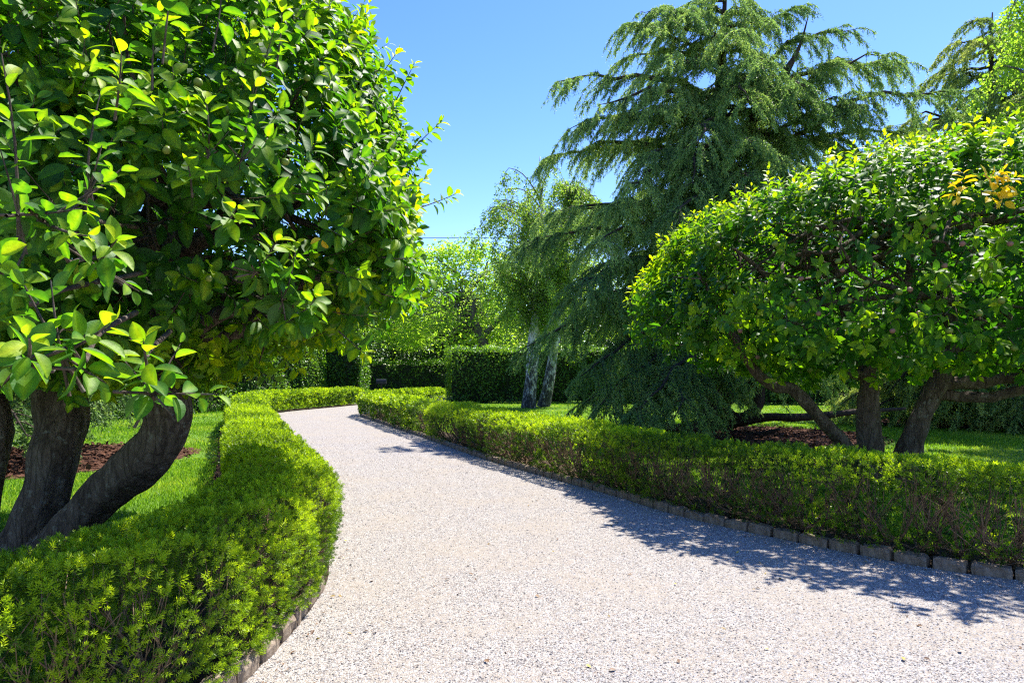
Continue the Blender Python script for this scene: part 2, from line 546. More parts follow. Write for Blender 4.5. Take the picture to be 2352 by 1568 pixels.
class Crown:
    """a lumpy rounded crown: upper and lower half have their own heights"""
    def __init__(self, c, rx, ry, rup, rlow, seed, lump=.10, box=2.0, lean=0.):
        self.lean = lean
        self.c, self.r, self.rup, self.rlow, self.lump, self.box = np.array(c, float), np.array([rx, ry]), rup, rlow, lump, box
        self.nz, self.nz2 = Noise(seed, 3.2), Noise(seed + 1, 8.0)

    def at(self, d, k=1.0):
        p = self.box
        s = (np.abs(d) ** p).sum(-1, keepdims=True) ** (-1 / p)
        q = d * s * (1 + self.lump * self.nz(d) + self.lump * .55 * self.nz2(d))[..., None] * np.reshape(k, (-1, 1))
        z = np.where(q[:, 2:] > 0, self.rup, self.rlow)
        o = np.concatenate([q[:, :2] * self.r, q[:, 2:] * z], -1)
        o[:, 1] += self.lean * o[:, 2]                       # the upper crown leans back
        return self.c + o

    def ray(self, px, py, k=1.0):
        """first point where a line of sight from the path meets the crown"""
        for Y in np.arange(.8, 30, .03):
            q = W(px, py, Y) - self.c
            q[1] -= self.lean * q[2]
            q = q / np.array([self.r[0], self.r[1], 1])
            q[2] /= self.rup if q[2] > 0 else self.rlow
            l = np.linalg.norm(q)
            d = (q / l)[None]
            e = (np.abs(d) ** self.box).sum() ** (-1 / self.box) * (1 + self.lump * self.nz(d)[0] + self.lump * .55 * self.nz2(d)[0])
            if l < e * k:
                return W(px, py, Y)
        return None


SKY = np.array([0., 0, H])


def dist(P):
    return np.linalg.norm(P - SKY, axis=-1)


def apple_crown(cr, n, leaf, m, near, seed_tint, thin=None, inner=.35):
    lf, tw = MB(), MB()
    d = rdir(n)
    d[:, 2] = np.where(d[:, 2] < -.93, -d[:, 2], d[:, 2])
    k = np.where(rng.random(n) < inner, rng.uniform(.55, .9, n), 1 - np.abs(rng.normal(0, .055, n)))
    k = np.where(d[:, 2] < -.3, k * rng.uniform(.86, 1.1, n), k)
    P = cr.at(d, k)
    keep = np.ones(n, bool)
    if thin is not None:
        keep = thin(P)
    P, d, k = P[keep], d[keep], k[keep]
    out = nrm(d * np.array([1, 1, .7]))
    D = nrm(out * .75 + UP * (.55 + .35 * np.clip(d[:, 2:], -1, 1)) + rng.normal(0, .38, P.shape))
    D[d[:, 2] < -.35] = nrm(D[d[:, 2] < -.35] - UP * .45)
    cl = seed_tint(P)                                            # young and old wood grow in clumps
    a = np.clip(.34 + .15 * np.clip(P[:, 2] - 2.4, 0, 2) + .16 * cl + rng.normal(0, .10, len(P)) - .15 * (k < .9), 0, 1)  # tint also lightens with height, putting the sunlit crown top into leaf colour
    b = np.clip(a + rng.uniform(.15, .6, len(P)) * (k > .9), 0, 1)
    L = rng.uniform(.10, .26, len(P))
    dd = dist(P)
    hi, md = dd < near, (dd >= near)
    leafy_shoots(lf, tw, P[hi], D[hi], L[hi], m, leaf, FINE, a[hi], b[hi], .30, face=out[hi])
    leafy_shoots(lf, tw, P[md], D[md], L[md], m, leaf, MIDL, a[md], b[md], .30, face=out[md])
    return lf, tw, P, D


def inner_limbs(mb, roots, cr, n, r0=.06, seed=3):
    """limbs from the forks out into the crown"""
    r = np.random.default_rng(seed)
    tips = []
    for i in range(n):
        a = roots[i % len(roots)]
        d = nrm(r.normal(size=3) * np.array([1, 1, .55]) + np.array([0, 0, .25]))
        e = cr.at(d[None], np.array([.9]))[0]
        s = np.array(a[:3])
        q1 = s + (e - s) * .35 + r.normal(0, .16, 3) + UP * .18
        q2 = s + (e - s) * .7 + r.normal(0, .16, 3) + UP * .12
        rr = min(r0 * r.uniform(.7, 1.2), a[3])
        limb(mb, [(*s, rr), (*q1, rr * .72), (*q2, rr * .45), (*e, rr * .12)], 16, 7, .12)
        for k in range(4):
            t = r.uniform(.3, .9)
            b = s + (e - s) * t
            f = b + nrm(r.normal(size=3) + (e - s) * .3) * r.uniform(.5, 1.1)
            limb(mb, [(*b, rr * .35), (*((b + f) / 2 + r.normal(0, .08, 3)), rr * .24), (*f, rr * .07)], 7, 5, .1)


def apple_mesh(rad, mat, seed):
    r = np.random.default_rng(seed)
    mb = MB()
    th = np.linspace(0.02, PI - .02, 9)
    prof = np.sin(th) * (1 + .08 * np.cos(th))
    z = np.cos(th) * (.92 - .22 * np.exp(-(th / .35) ** 2) ) + .06 * np.exp(-((PI - th) / .35) ** 2)
    a = np.arange(12) / 12 * 2 * PI
    V = np.stack([prof[:, None] * np.cos(a), prof[:, None] * np.sin(a), np.broadcast_to(z[:, None], (9, 12))], -1) * rad
    i = np.arange(8)[:, None] * 12
    j = np.arange(12)[None]
    f = np.stack([i + j, i + 12 + j, i + 12 + (j + 1) % 12, i + (j + 1) % 12], -1).reshape(-1, 4)
    mb.add(V, f)
    st = np.array([[0, 0, .68], [.08, .02, 1.05], [.2, .05, 1.5]]) * rad
    mb.tubes(st[None], np.full((1, 3), rad * .06), 4)
    return mb


def hang_apples(parent, pts, rad, mats):
    protos = []
    for i, P in enumerate(pts):
        if len(protos) < 3:
            o = apple_mesh(rad * (1, .88, 1.12)[len(protos)], M[mats[len(protos) % len(mats)]], i).build('apple', M[mats[len(protos) % len(mats)]], parent, True)
            protos.append(o)
        else:
            o = protos[i % 3].copy()
            C.objects.link(o)
            o.parent = parent
            o.matrix_parent_inverse = parent.matrix_basis.inverted()
        o.location = [float(x) for x in P]
        o.rotation_euler = (float(rng.normal(0, .5)), float(rng.normal(0, .5)), float(rng.uniform(0, 6)))


def left_apple_tree():
    t = thing('apple_tree', W(120, 1265, 6.1), 'big leafy apple tree with thick leaning stems beside the near curve of the left hedge', 'tree')
    wood = MB()
    S1 = [(55, 1300, 6.15, .42), (70, 1245, 6.15, .31), (88, 1190, 6.15, .25), (115, 1090, 6.15, .215), (140, 990, 6.2, .20), (135, 900, 6.3, .20), (180, 790, 6.4, .17), (260, 660, 6.5, .13), (330, 500, 6.6, .10)]
    S2 = [(120, 1300, 6.0, .32), (150, 1245, 5.95, .24), (180, 1200, 5.9, .20), (250, 1125, 5.8, .178), (325, 1065, 5.65, .17), (378, 995, 5.55, .165), (392, 915, 5.5, .155), (365, 830, 5.6, .14), (350, 740, 5.7, .12), (395, 600, 5.8, .10), (405, 480, 5.9, .085), (430, 330, 6.0, .05)]
    S3 = [(-60, 1290, 6.4, .14), (-25, 1150, 6.4, .10), (2, 1020, 6.4, .09), (0, 930, 6.5, .085), (-60, 780, 6.6, .07), (-80, 600, 6.8, .05)]
    S4 = [(135, 905, 6.3, .13), (60, 840, 6.5, .12), (-30, 790, 6.8, .10), (-150, 690, 7.2, .06)]
    S5 = [(398, 590, 5.8, .075), (470, 545, 5.7, .07), (590, 490, 5.5, .062), (690, 440, 5.4, .05), (800, 400, 5.4, .02)]
    S6 = [(385, 620, 5.8, .06), (350, 560, 5.5, .055), (440, 450, 5.0, .05), (400, 360, 4.7, .03), (380, 250, 4.5, .012)]
    S7 = [(360, 820, 5.6, .085), (470, 740, 5.6, .07), (560, 700, 5.6, .06), (720, 640, 5.7, .04), (900, 540, 5.8, .012)]
    for s in (S1, S2, S3, S4, S5, S6, S7):
        limb(wood, [(*W(a, b, c), r) for a, b, c, r in s], 80 if s in (S1, S2) else 28, 30 if s in (S1, S2) else 10, .12)
    wood.build('trunk', M['apple_bark'], t, True)
    cr = Crown((-4.2, 5.8, 2.85), 3.50, 3.15, 2.9, 1.36, 21, .07, 2.2, .55)
    br = MB()
    roots = [(*W(405, 480, 5.9), .085), (*W(330, 500, 6.6), .10), (*W(-60, 700, 6.7), .07), (*W(350, 740, 5.7), .09), (*W(200, 760, 6.4), .1)]
    inner_limbs(br, roots, cr, 30, .065)

    hole = [W(400, 560, 4.2), W(600, 480, 4.0), W(520, 720, 3.6), W(330, 740, 3.2), W(690, 700, 4.2)]

    def thin(P):
        keep = np.ones(len(P), bool)
        for h, rr in zip(hole, (.55, .5, .5, .5, .5)):
            q = P - h
            e = nrm(h - SKY)
            perp = np.linalg.norm(q - (q @ e)[:, None] * e, axis=1)
            keep &= ~((perp < rr) & (dist(P) < 7) & (rng.random(len(P)) < .42))
        back = (P[:, 1] > 7.2) & (P[:, 2] < 4.6)
        keep &= ~(back & (rng.random(len(P)) < .35))
        keep &= ~((P[:, 0] < -6.3) & (P[:, 1] < 4.5))
        return keep
    cl = Noise(77, 1.7)
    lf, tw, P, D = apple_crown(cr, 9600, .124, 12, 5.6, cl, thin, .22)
    # long young shoots that stand out of the crown
    hero = [(40, 420, 1.75, (.05, -.1, 1), .34), (200, 400, 2.0, (.05, .0, 1), .30), (120, 520, 1.8, (.5, -.3, -.2), .22), (230, 600, 1.9, (.5, -.5, .2), .16),
            (60, 830, 1.45, (.35, -.35, .12), .16), (165, 800, 1.55, (.6, -.2, .2), .15), (345, 880, 1.75, (.15, -.5, .5), .16), (10, 640, 1.7, (.2, -.4, .1), .2),
            (480, 330, 3.1, (.1, -.1, 1), .30), (560, 330, 3.2, (.15, 0, 1), .42), (660, 660, 3.4, (.3, 0, .8), .38), (600, 610, 3.2, (.5, -.2, .5), .25), (690, 720, 3.5, (.4, -.2, .2), .25),
            (880, 530, 4.6, (.5, 0, .6), .5), (900, 480, 5.0, (.7, 0, .6), .5), (985, 470, 5.6, (.9, 0, .3), .36), (960, 330, 5.8, (.8, 0, .8), .4), (920, 210, 5.9, (.5, 0, 1), .4),
            (820, 90, 6.0, (.3, 0, 1), .5), (760, 40, 6.0, (.1, 0, 1), .5), (870, 180, 5.7, (.6, 0, .8), .4), (800, 780, 4.4, (.6, -.2, -.5), .3), (850, 720, 5.0, (.8, 0, .2), .35),
            (640, 120, 3.6, (.1, .1, 1), .4), (350, 150, 3.0, (0, 0, 1), .35), (520, 520, 3.0, (.3, -.4, .2), .2), (440, 430, 3.0, (.2, -.5, .3), .2), (270, 230, 2.6, (.2, -.2, .5), .25),
            (380, 80, 2.9, (.1, 0, 1), .4), (500, 60, 3.2, (.2, 0, 1), .4), (590, 200, 3.5, (.3, -.1, .9), .4), (820, 560, 4.6, (.5, -.1, .5), .35), (760, 330, 4.7, (.5, -.2, .6), .3)]
    B = np.array([W(a, b, c) for a, b, c, _, _ in hero])
    DD = nrm(np.array([h[3] for h in hero], float))
    LL = np.array([h[4] for h in hero]) * np.where(B[:, 1] < 2.2, .8, .62)
    n = len(B)
    leafy_shoots(lf, tw, B, DD, LL, 13, np.where(B[:, 1] < 2.2, .076, .112), FINE, np.full(n, .40), np.full(n, .95), .12, .0035)
    for b, d, l in zip(B[:15], DD[:15], LL[:15]):               # side twigs that carry them
        for q in range(3):
            e = nrm(d * .3 + rng.normal(0, .6, 3) + np.array([-.3, .3, -.1]))
            leafy_shoots(lf, tw, (b - d * l * .3 - e * .02)[None], e[None], np.array([.16]), 9, .070 if b[1] < 2.2 else .112, FINE, np.array([.38]), np.array([.6]), .2, .003)
        g = np.stack([b, b + np.array([-.25, .45, -.02]), b + np.array([-.6, 1.1, .1]), b + np.array([-.9, 1.9, .25])])
        tw.tubes(catmull(g, 9)[None], np.linspace(.005, .014, 9)[None], 6)
    br.build('branches', M['apple_bark'], t, True)
    tw.build('twigs', M['apple_bark'], t, True)
    lf.build('leaves', M['apple_leaf'], t, True)
    px = [(378, 112), (386, 142), (455, 190), (383, 345), (232, 478), (527, 476), (655, 372), (566, 466), (183, 650), (705, 180), (930, 545), (812, 365), (870, 380),
          (700, 215), (600, 590), (300, 300), (480, 640), (120, 760), (760, 600), (620, 560), (520, 250), (260, 420), (820, 640), (980, 400), (900, 200)]
    pts = [p for p in (cr.ray(a, b, 1.02) for a, b in px) if p is not None]
    hang_apples(t, pts, .020, ['apple_skin'])
    ye = MB()
    q = np.array([p for p in (cr.ray(a, b, 1.03) for a, b in ((737, 549), (741, 552), (905, 690), (775, 705))) if p is not None])
    dl = nrm(rdir(len(q)) + np.array([0, -.5, -.5]))
    scatter(ye, FINE, q, frames(dl, nrm(rdir(len(q)) + np.array([0, -1.5, .5]))), np.full(len(q), .06), rng.random(len(q)))
    tag(ye.build('yellow_leaves', M['yellow_leaf'], t, False), 'a few leaves turned yellow on the near side of the crown')


def right_apple_tree():
    t = thing('apple_tree', W(2030, 1100, 10.0), 'apple tree with three bare trunks behind the right hedge, one yellow spray in its crown', 'tree')
    wood = MB()
    S = [[(2010, 1110, 10, .25), (2000, 1040, 10, .20), (1993, 950, 10, .17), (1990, 850, 10, .145), (1940, 700, 10.1, .11), (1900, 560, 10.2, .06)],
         [(2060, 1110, 9.9, .25), (2085, 1040, 9.9, .19), (2120, 950, 9.8, .17), (2165, 860, 9.7, .16), (2190, 780, 9.7, .13), (2160, 640, 9.7, .09), (2130, 500, 9.8, .05)],
         [(1995, 1100, 9.8, .15), (1962, 1045, 9.7, .11), (1890, 965, 9.5, .095), (1820, 895, 9.3, .09), (1775, 885, 9.2, .085), (1725, 840, 9.1, .07), (1660, 720, 9.0, .05), (1600, 620, 9.0, .02)],
         [(2160, 880, 9.7, .11), (2230, 880, 9.6, .10), (2300, 870, 9.5, .09), (2380, 855, 9.3, .07), (2480, 760, 9.2, .03)],
         [(2150, 905, 9.8, .09), (2220, 912, 9.7, .085), (2300, 908, 9.6, .08), (2400, 870, 9.5, .07), (2520, 780, 9.4, .03)],
         [(1990, 860, 10, .09), (1955, 858, 9.8, .085), (1938, 868, 9.6, .05)],
         [(1990, 860, 9.9, .10), (2050, 740, 9.6, .08), (2090, 620, 9.4, .06), (2080, 500, 9.2, .03)],
         [(1960, 770, 10.1, .09), (1860, 750, 9.6, .075), (1760, 715, 9.2, .05), (1640, 640, 8.9, .02)]]
    for s in S:
        limb(wood, [(*W(a, b, c), r * .86) for a, b, c, r in s], 60, 24, .13)
    wood.build('trunk', M['apple_bark'], t, True)
    cr = Crown((6.05, 9.9, 2.85), 3.95, 3.4, 1.42, 1.26, 33, .085, 2.75, .2)
    br = MB()
    inner_limbs(br, [(*W(1900, 600, 10.2), .08), (*W(2130, 560, 9.8), .08), (*W(2080, 560, 9.3), .06), (*W(1760, 715, 9.2), .05), (*W(2380, 855, 9.3), .06)], cr, 30, .06, 8)

    def thin(P):
        keep = ~((P[:, 1] > 11) & (P[:, 2] < 4.0) & (rng.random(len(P)) < .45))
        lo = (P[:, 2] < 3.2) & (P[:, 1] < 9.5)
        keep &= ~(lo & (Noise(91, 2.4)(P) > .35) & (rng.random(len(P)) < .8))
        return keep
    cl = Noise(78, 1.8)
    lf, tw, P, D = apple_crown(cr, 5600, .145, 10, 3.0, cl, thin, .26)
    top = rng.permutation(np.where((P[:, 2] > 3.2))[0])[:240]
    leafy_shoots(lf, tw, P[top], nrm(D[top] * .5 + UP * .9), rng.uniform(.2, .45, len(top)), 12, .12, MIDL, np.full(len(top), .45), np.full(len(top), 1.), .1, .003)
    br.build('branches', M['apple_bark'], t, True)
    tw.build('twigs', M['apple_bark'], t, True)
    lf.build('leaves', M['apple_leaf'], t, True)
    px = [(1925, 600), (1935, 620), (2120, 500), (2145, 520), (2090, 665), (2065, 670), (1990, 650), (2170, 610), (2300, 690), (2010, 540), (1880, 720), (1820, 700), (1760, 690),
          (1700, 760), (1660, 660), (1900, 800), (2050, 760), (2180, 760), (2250, 720), (2320, 560), (1780, 560), (1650, 560), (1840, 640), (1590, 700), (2060, 690), (2110, 720),
          (2230, 640), (1950, 690), (1740, 820), (1860, 850), (2140, 830), (2210, 560), (2280, 610), (2330, 800)]
    pts = [p for p in (cr.ray(a, b, 1.03) for a, b in px) if p is not None]
    hang_apples(t, pts, .032, ['apple_skin', 'ruddy_skin', 'apple_skin'])
    ye = MB()
    b = np.array([p + np.array([0, -.12, 0]) for p in (cr.ray(x, y, 1.05) for x, y in ((2195, 440), (2180, 465), (2255, 430), (2275, 445), (2250, 465), (2285, 470), (2240, 420))) if p is not None])
    n = len(b)
    leafy_shoots(ye, None, b, nrm(rdir(n) * .6 + np.array([0, -.6, .5])), np.full(n, .14), 9, .12, MIDL, np.full(n, .6), np.full(n, .9), .3)
    tag(ye.build('yellow_leaves', M['yellow_leaf'], t, False), 'spray of golden yellow leaves high on the right of the crown')


# ------------------------------------------------------------------ path lines (plan)
LEFT_EDGE = [(-12, -8), (-7, -2.2), (-4.2, .3), (-2.75, 1.55), (-1.95, 2.3), (-1.52, 3.0), (-1.38, 3.6), (-1.36, 4.6), (-1.5, 5.6), (-2.1, 7.3), (-2.9, 9), (-4.5, 13), (-6.6, 18),
             (-8.6, 23.5), (-9.35, 26.5), (-9.1, 29), (-8.15, 32.3), (-7.55, 35), (-7.4, 38), (-7.4, 43)]
RIGHT_EDGE = [(14, 1.2), (10, 2.3), (7, 3.55), (5.2, 4.55), (3.93, 5.24), (3.22, 5.8), (2.0, 7.4), (1.32, 8.86), (.5, 10.5), (-.63, 12.9), (-2.25, 17), (-3.35, 19.6), (-4.9, 23.4),
              (-5.5, 24.9), (-5.75, 26.0), (-5.6, 27.4), (-5.1, 29.8), (-4.5, 32.6), (-4.1, 35), (-4.0, 38), (-4.0, 43)]


def curve2(pts, step):
    q = catmull(pts, 400)
    L = np.linalg.norm(np.diff(q, axis=0), axis=1).sum()
    return catmull(pts, max(4, int(L / step)))


def offset(q, d):
    t = nrm(np.gradient(q, axis=0))
    return q + np.stack([-t[:, 1], t[:, 0]], -1) * d


LE, RE = curve2(LEFT_EDGE, .25), curve2(RIGHT_EDGE, .25)
LC, RC = offset(LE, .38), offset(RE, -.40)          # middle lines of the two hedges


def cut(q, y0, y1):
    return q[(q[:, 1] >= y0) & (q[:, 1] <= y1)]


# yew sprigs: stem along y, needles around it
def sprig(nn, ln, wd, stem=1.0, seed=0):
    r = np.random.default_rng(seed)
    j = np.arange(nn)
    t = (j + .5) / nn
    ph = j * 2.4 + r.uniform(-.4, .4, nn)
    al = np.radians(72 - 48 * t ** 1.6)
    d = np.stack([np.sin(al) * np.cos(ph), np.cos(al), np.sin(al) * np.sin(ph)], -1)
    base = np.stack([0 * t, t * stem, 0 * t], -1)
    s = nrm(np.cross(d, r.normal(size=(nn, 3))))
    l = ln * (1 - .35 * t)[:, None] * r.uniform(.8, 1.1, (nn, 1))
    V = np.stack([base, base + d * l * .5 + s * wd, base + d * l, base + d * l * .5 - s * wd], 1).reshape(-1, 3)
    f = np.arange(nn * 4).reshape(nn, 4)
    return V, [f]


SPRIG_FINE = [sprig(22, .62, .052, 1.0, i) for i in range(4)]
SPRIG_MID = [sprig(13, .72, .085, .9, i + 10) for i in range(4)]
SPRIG_FAR = [sprig(7, .85, .16, .8, i + 20) for i in range(4)]


def low_hedge(name, center, edge_side, label, twiggy, dens=1.0, hmax=.80, half=.43):
    """edge_side: +1 when the path lies to the right of the middle line's direction"""
    t = thing(name, (*center[len(center) // 2], 0), label, 'hedge')
    fol, stems = MB(), MB()
    seg = np.linalg.norm(np.diff(center, axis=0), axis=1)
    S = np.concatenate([[0], np.cumsum(seg)])
    tan = nrm(np.gradient(center, axis=0))
    nz, nz2, nzc = Noise(41, 3.0), Noise(42, 9.0), Noise(43, 5.5)
    rc = .19

    def surf(s, side_u, depth):
        """point and outward normal on the clipped surface: side_u in [0, per)"""
        c = np.stack([np.interp(s, S, center[:, 0]), np.interp(s, S, center[:, 1])], -1)
        tt = nrm(np.stack([np.interp(s, S, tan[:, 0]), np.interp(s, S, tan[:, 1])], -1))
        nn = np.stack([tt[:, 1], -tt[:, 0]], -1) * edge_side                # towards the path
        fh, tw_ = hmax - rc - .08, 2 * (half - rc)
        ar = rc * PI / 2
        a = np.zeros_like(s); z = np.zeros_like(s); na = np.zeros_like(s); nzv = np.zeros_like(s)
        u = side_u.copy()
        m1 = u < fh
        a[m1], z[m1], na[m1] = half, .08 + u[m1], 1
        m2 = (~m1) & (u < fh + ar)
        ang = (u[m2] - fh) / rc
        a[m2], z[m2], na[m2], nzv[m2] = half - rc + rc * np.cos(ang), hmax - rc + rc * np.sin(ang), np.cos(ang), np.sin(ang)
        m3 = (u >= fh + ar) & (u < fh + ar + tw_)
        a[m3], z[m3], nzv[m3] = half - rc - (u[m3] - fh - ar), hmax, 1
        m4 = (u >= fh + ar + tw_) & (u < fh + 2 * ar + tw_)
        ang = (u[m4] - fh - ar - tw_) / rc
        a[m4], z[m4], na[m4], nzv[m4] = -half + rc - rc * np.sin(ang), hmax - rc + rc * np.cos(ang), -np.sin(ang), np.cos(ang)
        m5 = u >= fh + 2 * ar + tw_
        a[m5], z[m5], na[m5] = -half, hmax - rc - (u[m5] - fh - 2 * ar - tw_), -1
        # the sides pull in a little towards the foot
        a = a * (.86 + .14 * np.clip(z / .5, 0, 1))
        P = np.concatenate([c + nn * a[:, None], z[:, None]], -1)
        Nv = np.concatenate([nn * na[:, None], nzv[:, None]], -1)
        P = P + Nv * (.022 * nz(P) + .024 * nz2(P) - depth)[:, None]
        P[:, 2] = np.maximum(P[:, 2], .04)
        return P, Nv
    fh = hmax - rc - .08
    per = 2 * fh + 2 * rc * PI / 2 + 2 * (half - rc)
    mid = (center[:-1] + center[1:]) / 2
    dm = np.hypot(mid[:, 0], mid[:, 1])
    for lo, hi, cnt, tmpl, size in ((0, 6.2, 1600, SPRIG_FINE, .0415), (6.2, 10.5, 950, SPRIG_MID, .050), (10.5, 18, 430, SPRIG_MID, .072), (18, 60, 260, SPRIG_FAR, .105)):
        ok = (dm >= lo) & (dm < hi)
        if not ok.any():
            continue
        area = seg[ok].sum() * per
        n = int(area * cnt * dens)
        idx = rng.choice(np.where(ok)[0], n, p=seg[ok] / seg[ok].sum())
        s = S[idx] + rng.random(n) * seg[idx]
        u = rng.random(n) * per
        layer = rng.random(n)
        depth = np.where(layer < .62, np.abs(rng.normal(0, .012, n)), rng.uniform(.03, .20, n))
        P, Nv = surf(s, u, depth)
        side = u < fh
        cl = nzc(P)
        if twiggy:
            drop = side & (rng.random(n) < np.clip(.52 + .34 * cl - .9 * np.clip((P[:, 2] - .52) / .25, 0, 1) * .5, .1, .86))
            drop |= (u > fh + 2 * (half - rc) + 2 * rc * PI / 2) & (rng.random(n) < .6)
            drop |= (~side) & (depth > .03) & (rng.random(n) < .2)
        else:
            drop = side & (rng.random(n) < np.clip(.12 + .32 * cl, 0, .6))
        P, Nv, depth, cl, side = P[~drop], Nv[~drop], depth[~drop], cl[~drop], side[~drop]
        n = len(P)
        D = nrm(Nv * .8 + UP * .55 + rng.normal(0, .42, (n, 3)))
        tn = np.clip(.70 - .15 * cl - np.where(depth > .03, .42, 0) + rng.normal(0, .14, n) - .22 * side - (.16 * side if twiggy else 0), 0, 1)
        R = frames(D, rdir(n))
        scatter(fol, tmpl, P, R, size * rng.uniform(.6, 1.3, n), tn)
    # stems and twigs
    ok = dm < 24
    if ok.any():
        Ltot = S[:-1][ok]
        span = np.arange(Ltot.min(), Ltot.max(), .30)
        for s0 in span:
            cpt = np.array([np.interp(s0, S, center[:, 0]), np.interp(s0, S, center[:, 1])]) + rng.normal(0, .05, 2)
            far = np.hypot(*cpt)
            nb = 11 if far < 9 else (8 if far < 15 else 5)
            if not twiggy:
                nb = nb * 2 // 3
            fork = np.array([*cpt, rng.uniform(.06, .16)])
            ss = s0 + rng.normal(0, .20, nb)
            uu = np.where(rng.random(nb) < .62, rng.uniform(.12, fh + .2, nb), rng.uniform(0, per, nb))
            T, _ = surf(ss, uu, np.full(nb, .03))
            root = np.array([*cpt, .0]) + np.concatenate([rng.normal(0, .04, (nb, 2)), np.zeros((nb, 1))], 1)
            k = rng.uniform(.25, .6, (nb, 1))
            a1 = root + (T - root) * np.array([.45, .45, .30]) * (k + .5) + rng.normal(0, .03, (nb, 3))
            a2 = root + (T - root) * np.array([.80, .80, .66]) + rng.normal(0, .03, (nb, 3))
            Q = np.stack([root, a1, a2, T], 1)
            q5 = np.stack([Q[:, 0], (Q[:, 0] + Q[:, 1]) / 2 + rng.normal(0, .012, (nb, 3)), Q[:, 1], (Q[:, 1] + Q[:, 2]) / 2 + rng.normal(0, .012, (nb, 3)), Q[:, 2], Q[:, 3]], 1)
            rr = rng.uniform(.006, .011, (nb, 1)) * np.array([[1.3, 1.1, .9, .7, .5, .25]])
            stems.tubes(q5, rr, 5 if far < 9 else 4)
            m = 6 if far < 9 else (4 if far < 15 else 2)
            for w in range(m):                                              # side twigs fork upwards to the clipped face
                f0 = Q[:, 1] + (Q[:, 2] - Q[:, 1]) * rng.uniform(.0, 1.0, (nb, 1))
                ss2 = ss + rng.normal(0, .11, nb)
                u2 = np.clip(uu + rng.normal(.05, .14, nb), .02, per - .02)
                T2, _ = surf(ss2, u2, np.full(nb, .02))
                md = (f0 + T2) / 2 + rng.normal(0, .025, (nb, 3))
                stems.tubes(np.stack([f0, md, T2], 1), np.broadcast_to(np.array([.0042, .0032, .0016]) * (1 if far < 9 else 1.5), (nb, 3)), 4)
    # end faces
    stems.build('stems', M['yew_twig'], t, True)
    fol.build('foliage', M['yew'], t, False)
    return t


# ------------------------------------------------------------------ ground
def sheet(name, pts, z, mat, res=None):
    mb = MB()
    p = np.asarray(pts, float)
    mb.add(np.concatenate([p, np.full((len(p), 1), z)], 1), np.arange(len(p))[None])
    return tag(mb.build(name, mat), kind='structure')


def strip(name, A, B, z, mat, cols=6):
    """a sheet between two plan lines with the same number of points"""
    mb = MB()
    k = np.linspace(0, 1, cols)
    V = A[:, None] * (1 - k)[None, :, None] + B[:, None] * k[None, :, None]
    V = np.concatenate([V, np.full((*V.shape[:2], 1), z)], -1)
    n = len(A)
    i = np.arange(n - 1)[:, None] * cols
    j = np.arange(cols - 1)[None]
    f = np.stack([i + j, i + j + 1, i + cols + j + 1, i + cols + j], -1).reshape(-1, 4)
    mb.add(V, f)
    return tag(mb.build(name, mat), kind='structure')


def disc(name, c, rx, ry, z, mat, seed):
    r = np.random.default_rng(seed)
    a = np.linspace(0, 2 * PI, 60, endpoint=False)
    k = 1 + .05 * np.sin(3 * a + r.uniform(0, 6)) + .03 * np.sin(7 * a + r.uniform(0, 6))
    return sheet(name, np.stack([c[0] + rx * k * np.cos(a), c[1] + ry * k * np.sin(a)], -1), z, mat)


def build_ground():
    sheet('ground', [(-600, -200), (600, -200), (600, 1200), (-600, 1200)], 0, M['lawn'])
    q0, q1 = catmull(LEFT_EDGE, 160), catmull(RIGHT_EDGE, 160)
    strip('gravel_path', q0, q1, .004, M['gravel'])
    sheet('street', [(-90, 41.2), (90, 41.2), (90, 46.5), (-90, 46.5)], .008, M['asphalt'])
    sheet('gravel_forecourt', [(-12, -8), (-30, -40), (40, -40), (14, 1.2)], .0, M['gravel']).location.z = .0035
    for e, s in ((LE, 1), (RE, -1)):
        strip('hedge_bed', cut(e, -1, 35.2), offset(e, s * 1.02)[(e[:, 1] >= -1) & (e[:, 1] <= 35.2)], .0065, M['soil'], 3)
    disc('mulch_bed', (5.7, 17.3), 3.5, 3.4, .0095, M['mulch'], 3)
    disc('mulch_bed', (-9.1, 12.6), 3.0, 2.6, .0095, M['mulch'], 4)
    disc('mulch_bed', (15.2, 21.5), 4.0, 2.8, .0095, M['mulch'], 5)


BEDS = [(5.7, 17.3, 3.5, 3.4), (-9.1, 12.6, 3.0, 2.6), (15.2, 21.5, 4.0, 2.8)]


def on_lawn(P):
    def xat(q, y):
        o = np.argsort(q[:, 1])
        return np.interp(y, q[o, 1], q[o, 0])
    lq, rq = cut(LE, 1, 43), RE[(RE[:, 1] > 1.3)]
    L = P[:, 0] < xat(lq, P[:, 1]) - 1.08
    R = P[:, 0] > xat(rq, P[:, 1]) + 1.0
    ok = (L | R)
    for cx, cy, rx, ry in BEDS:
        ok &= ((P[:, 0] - cx) / rx) ** 2 + ((P[:, 1] - cy) / ry) ** 2 > 1.05 + .1 * rng.normal(size=len(P))
    return ok


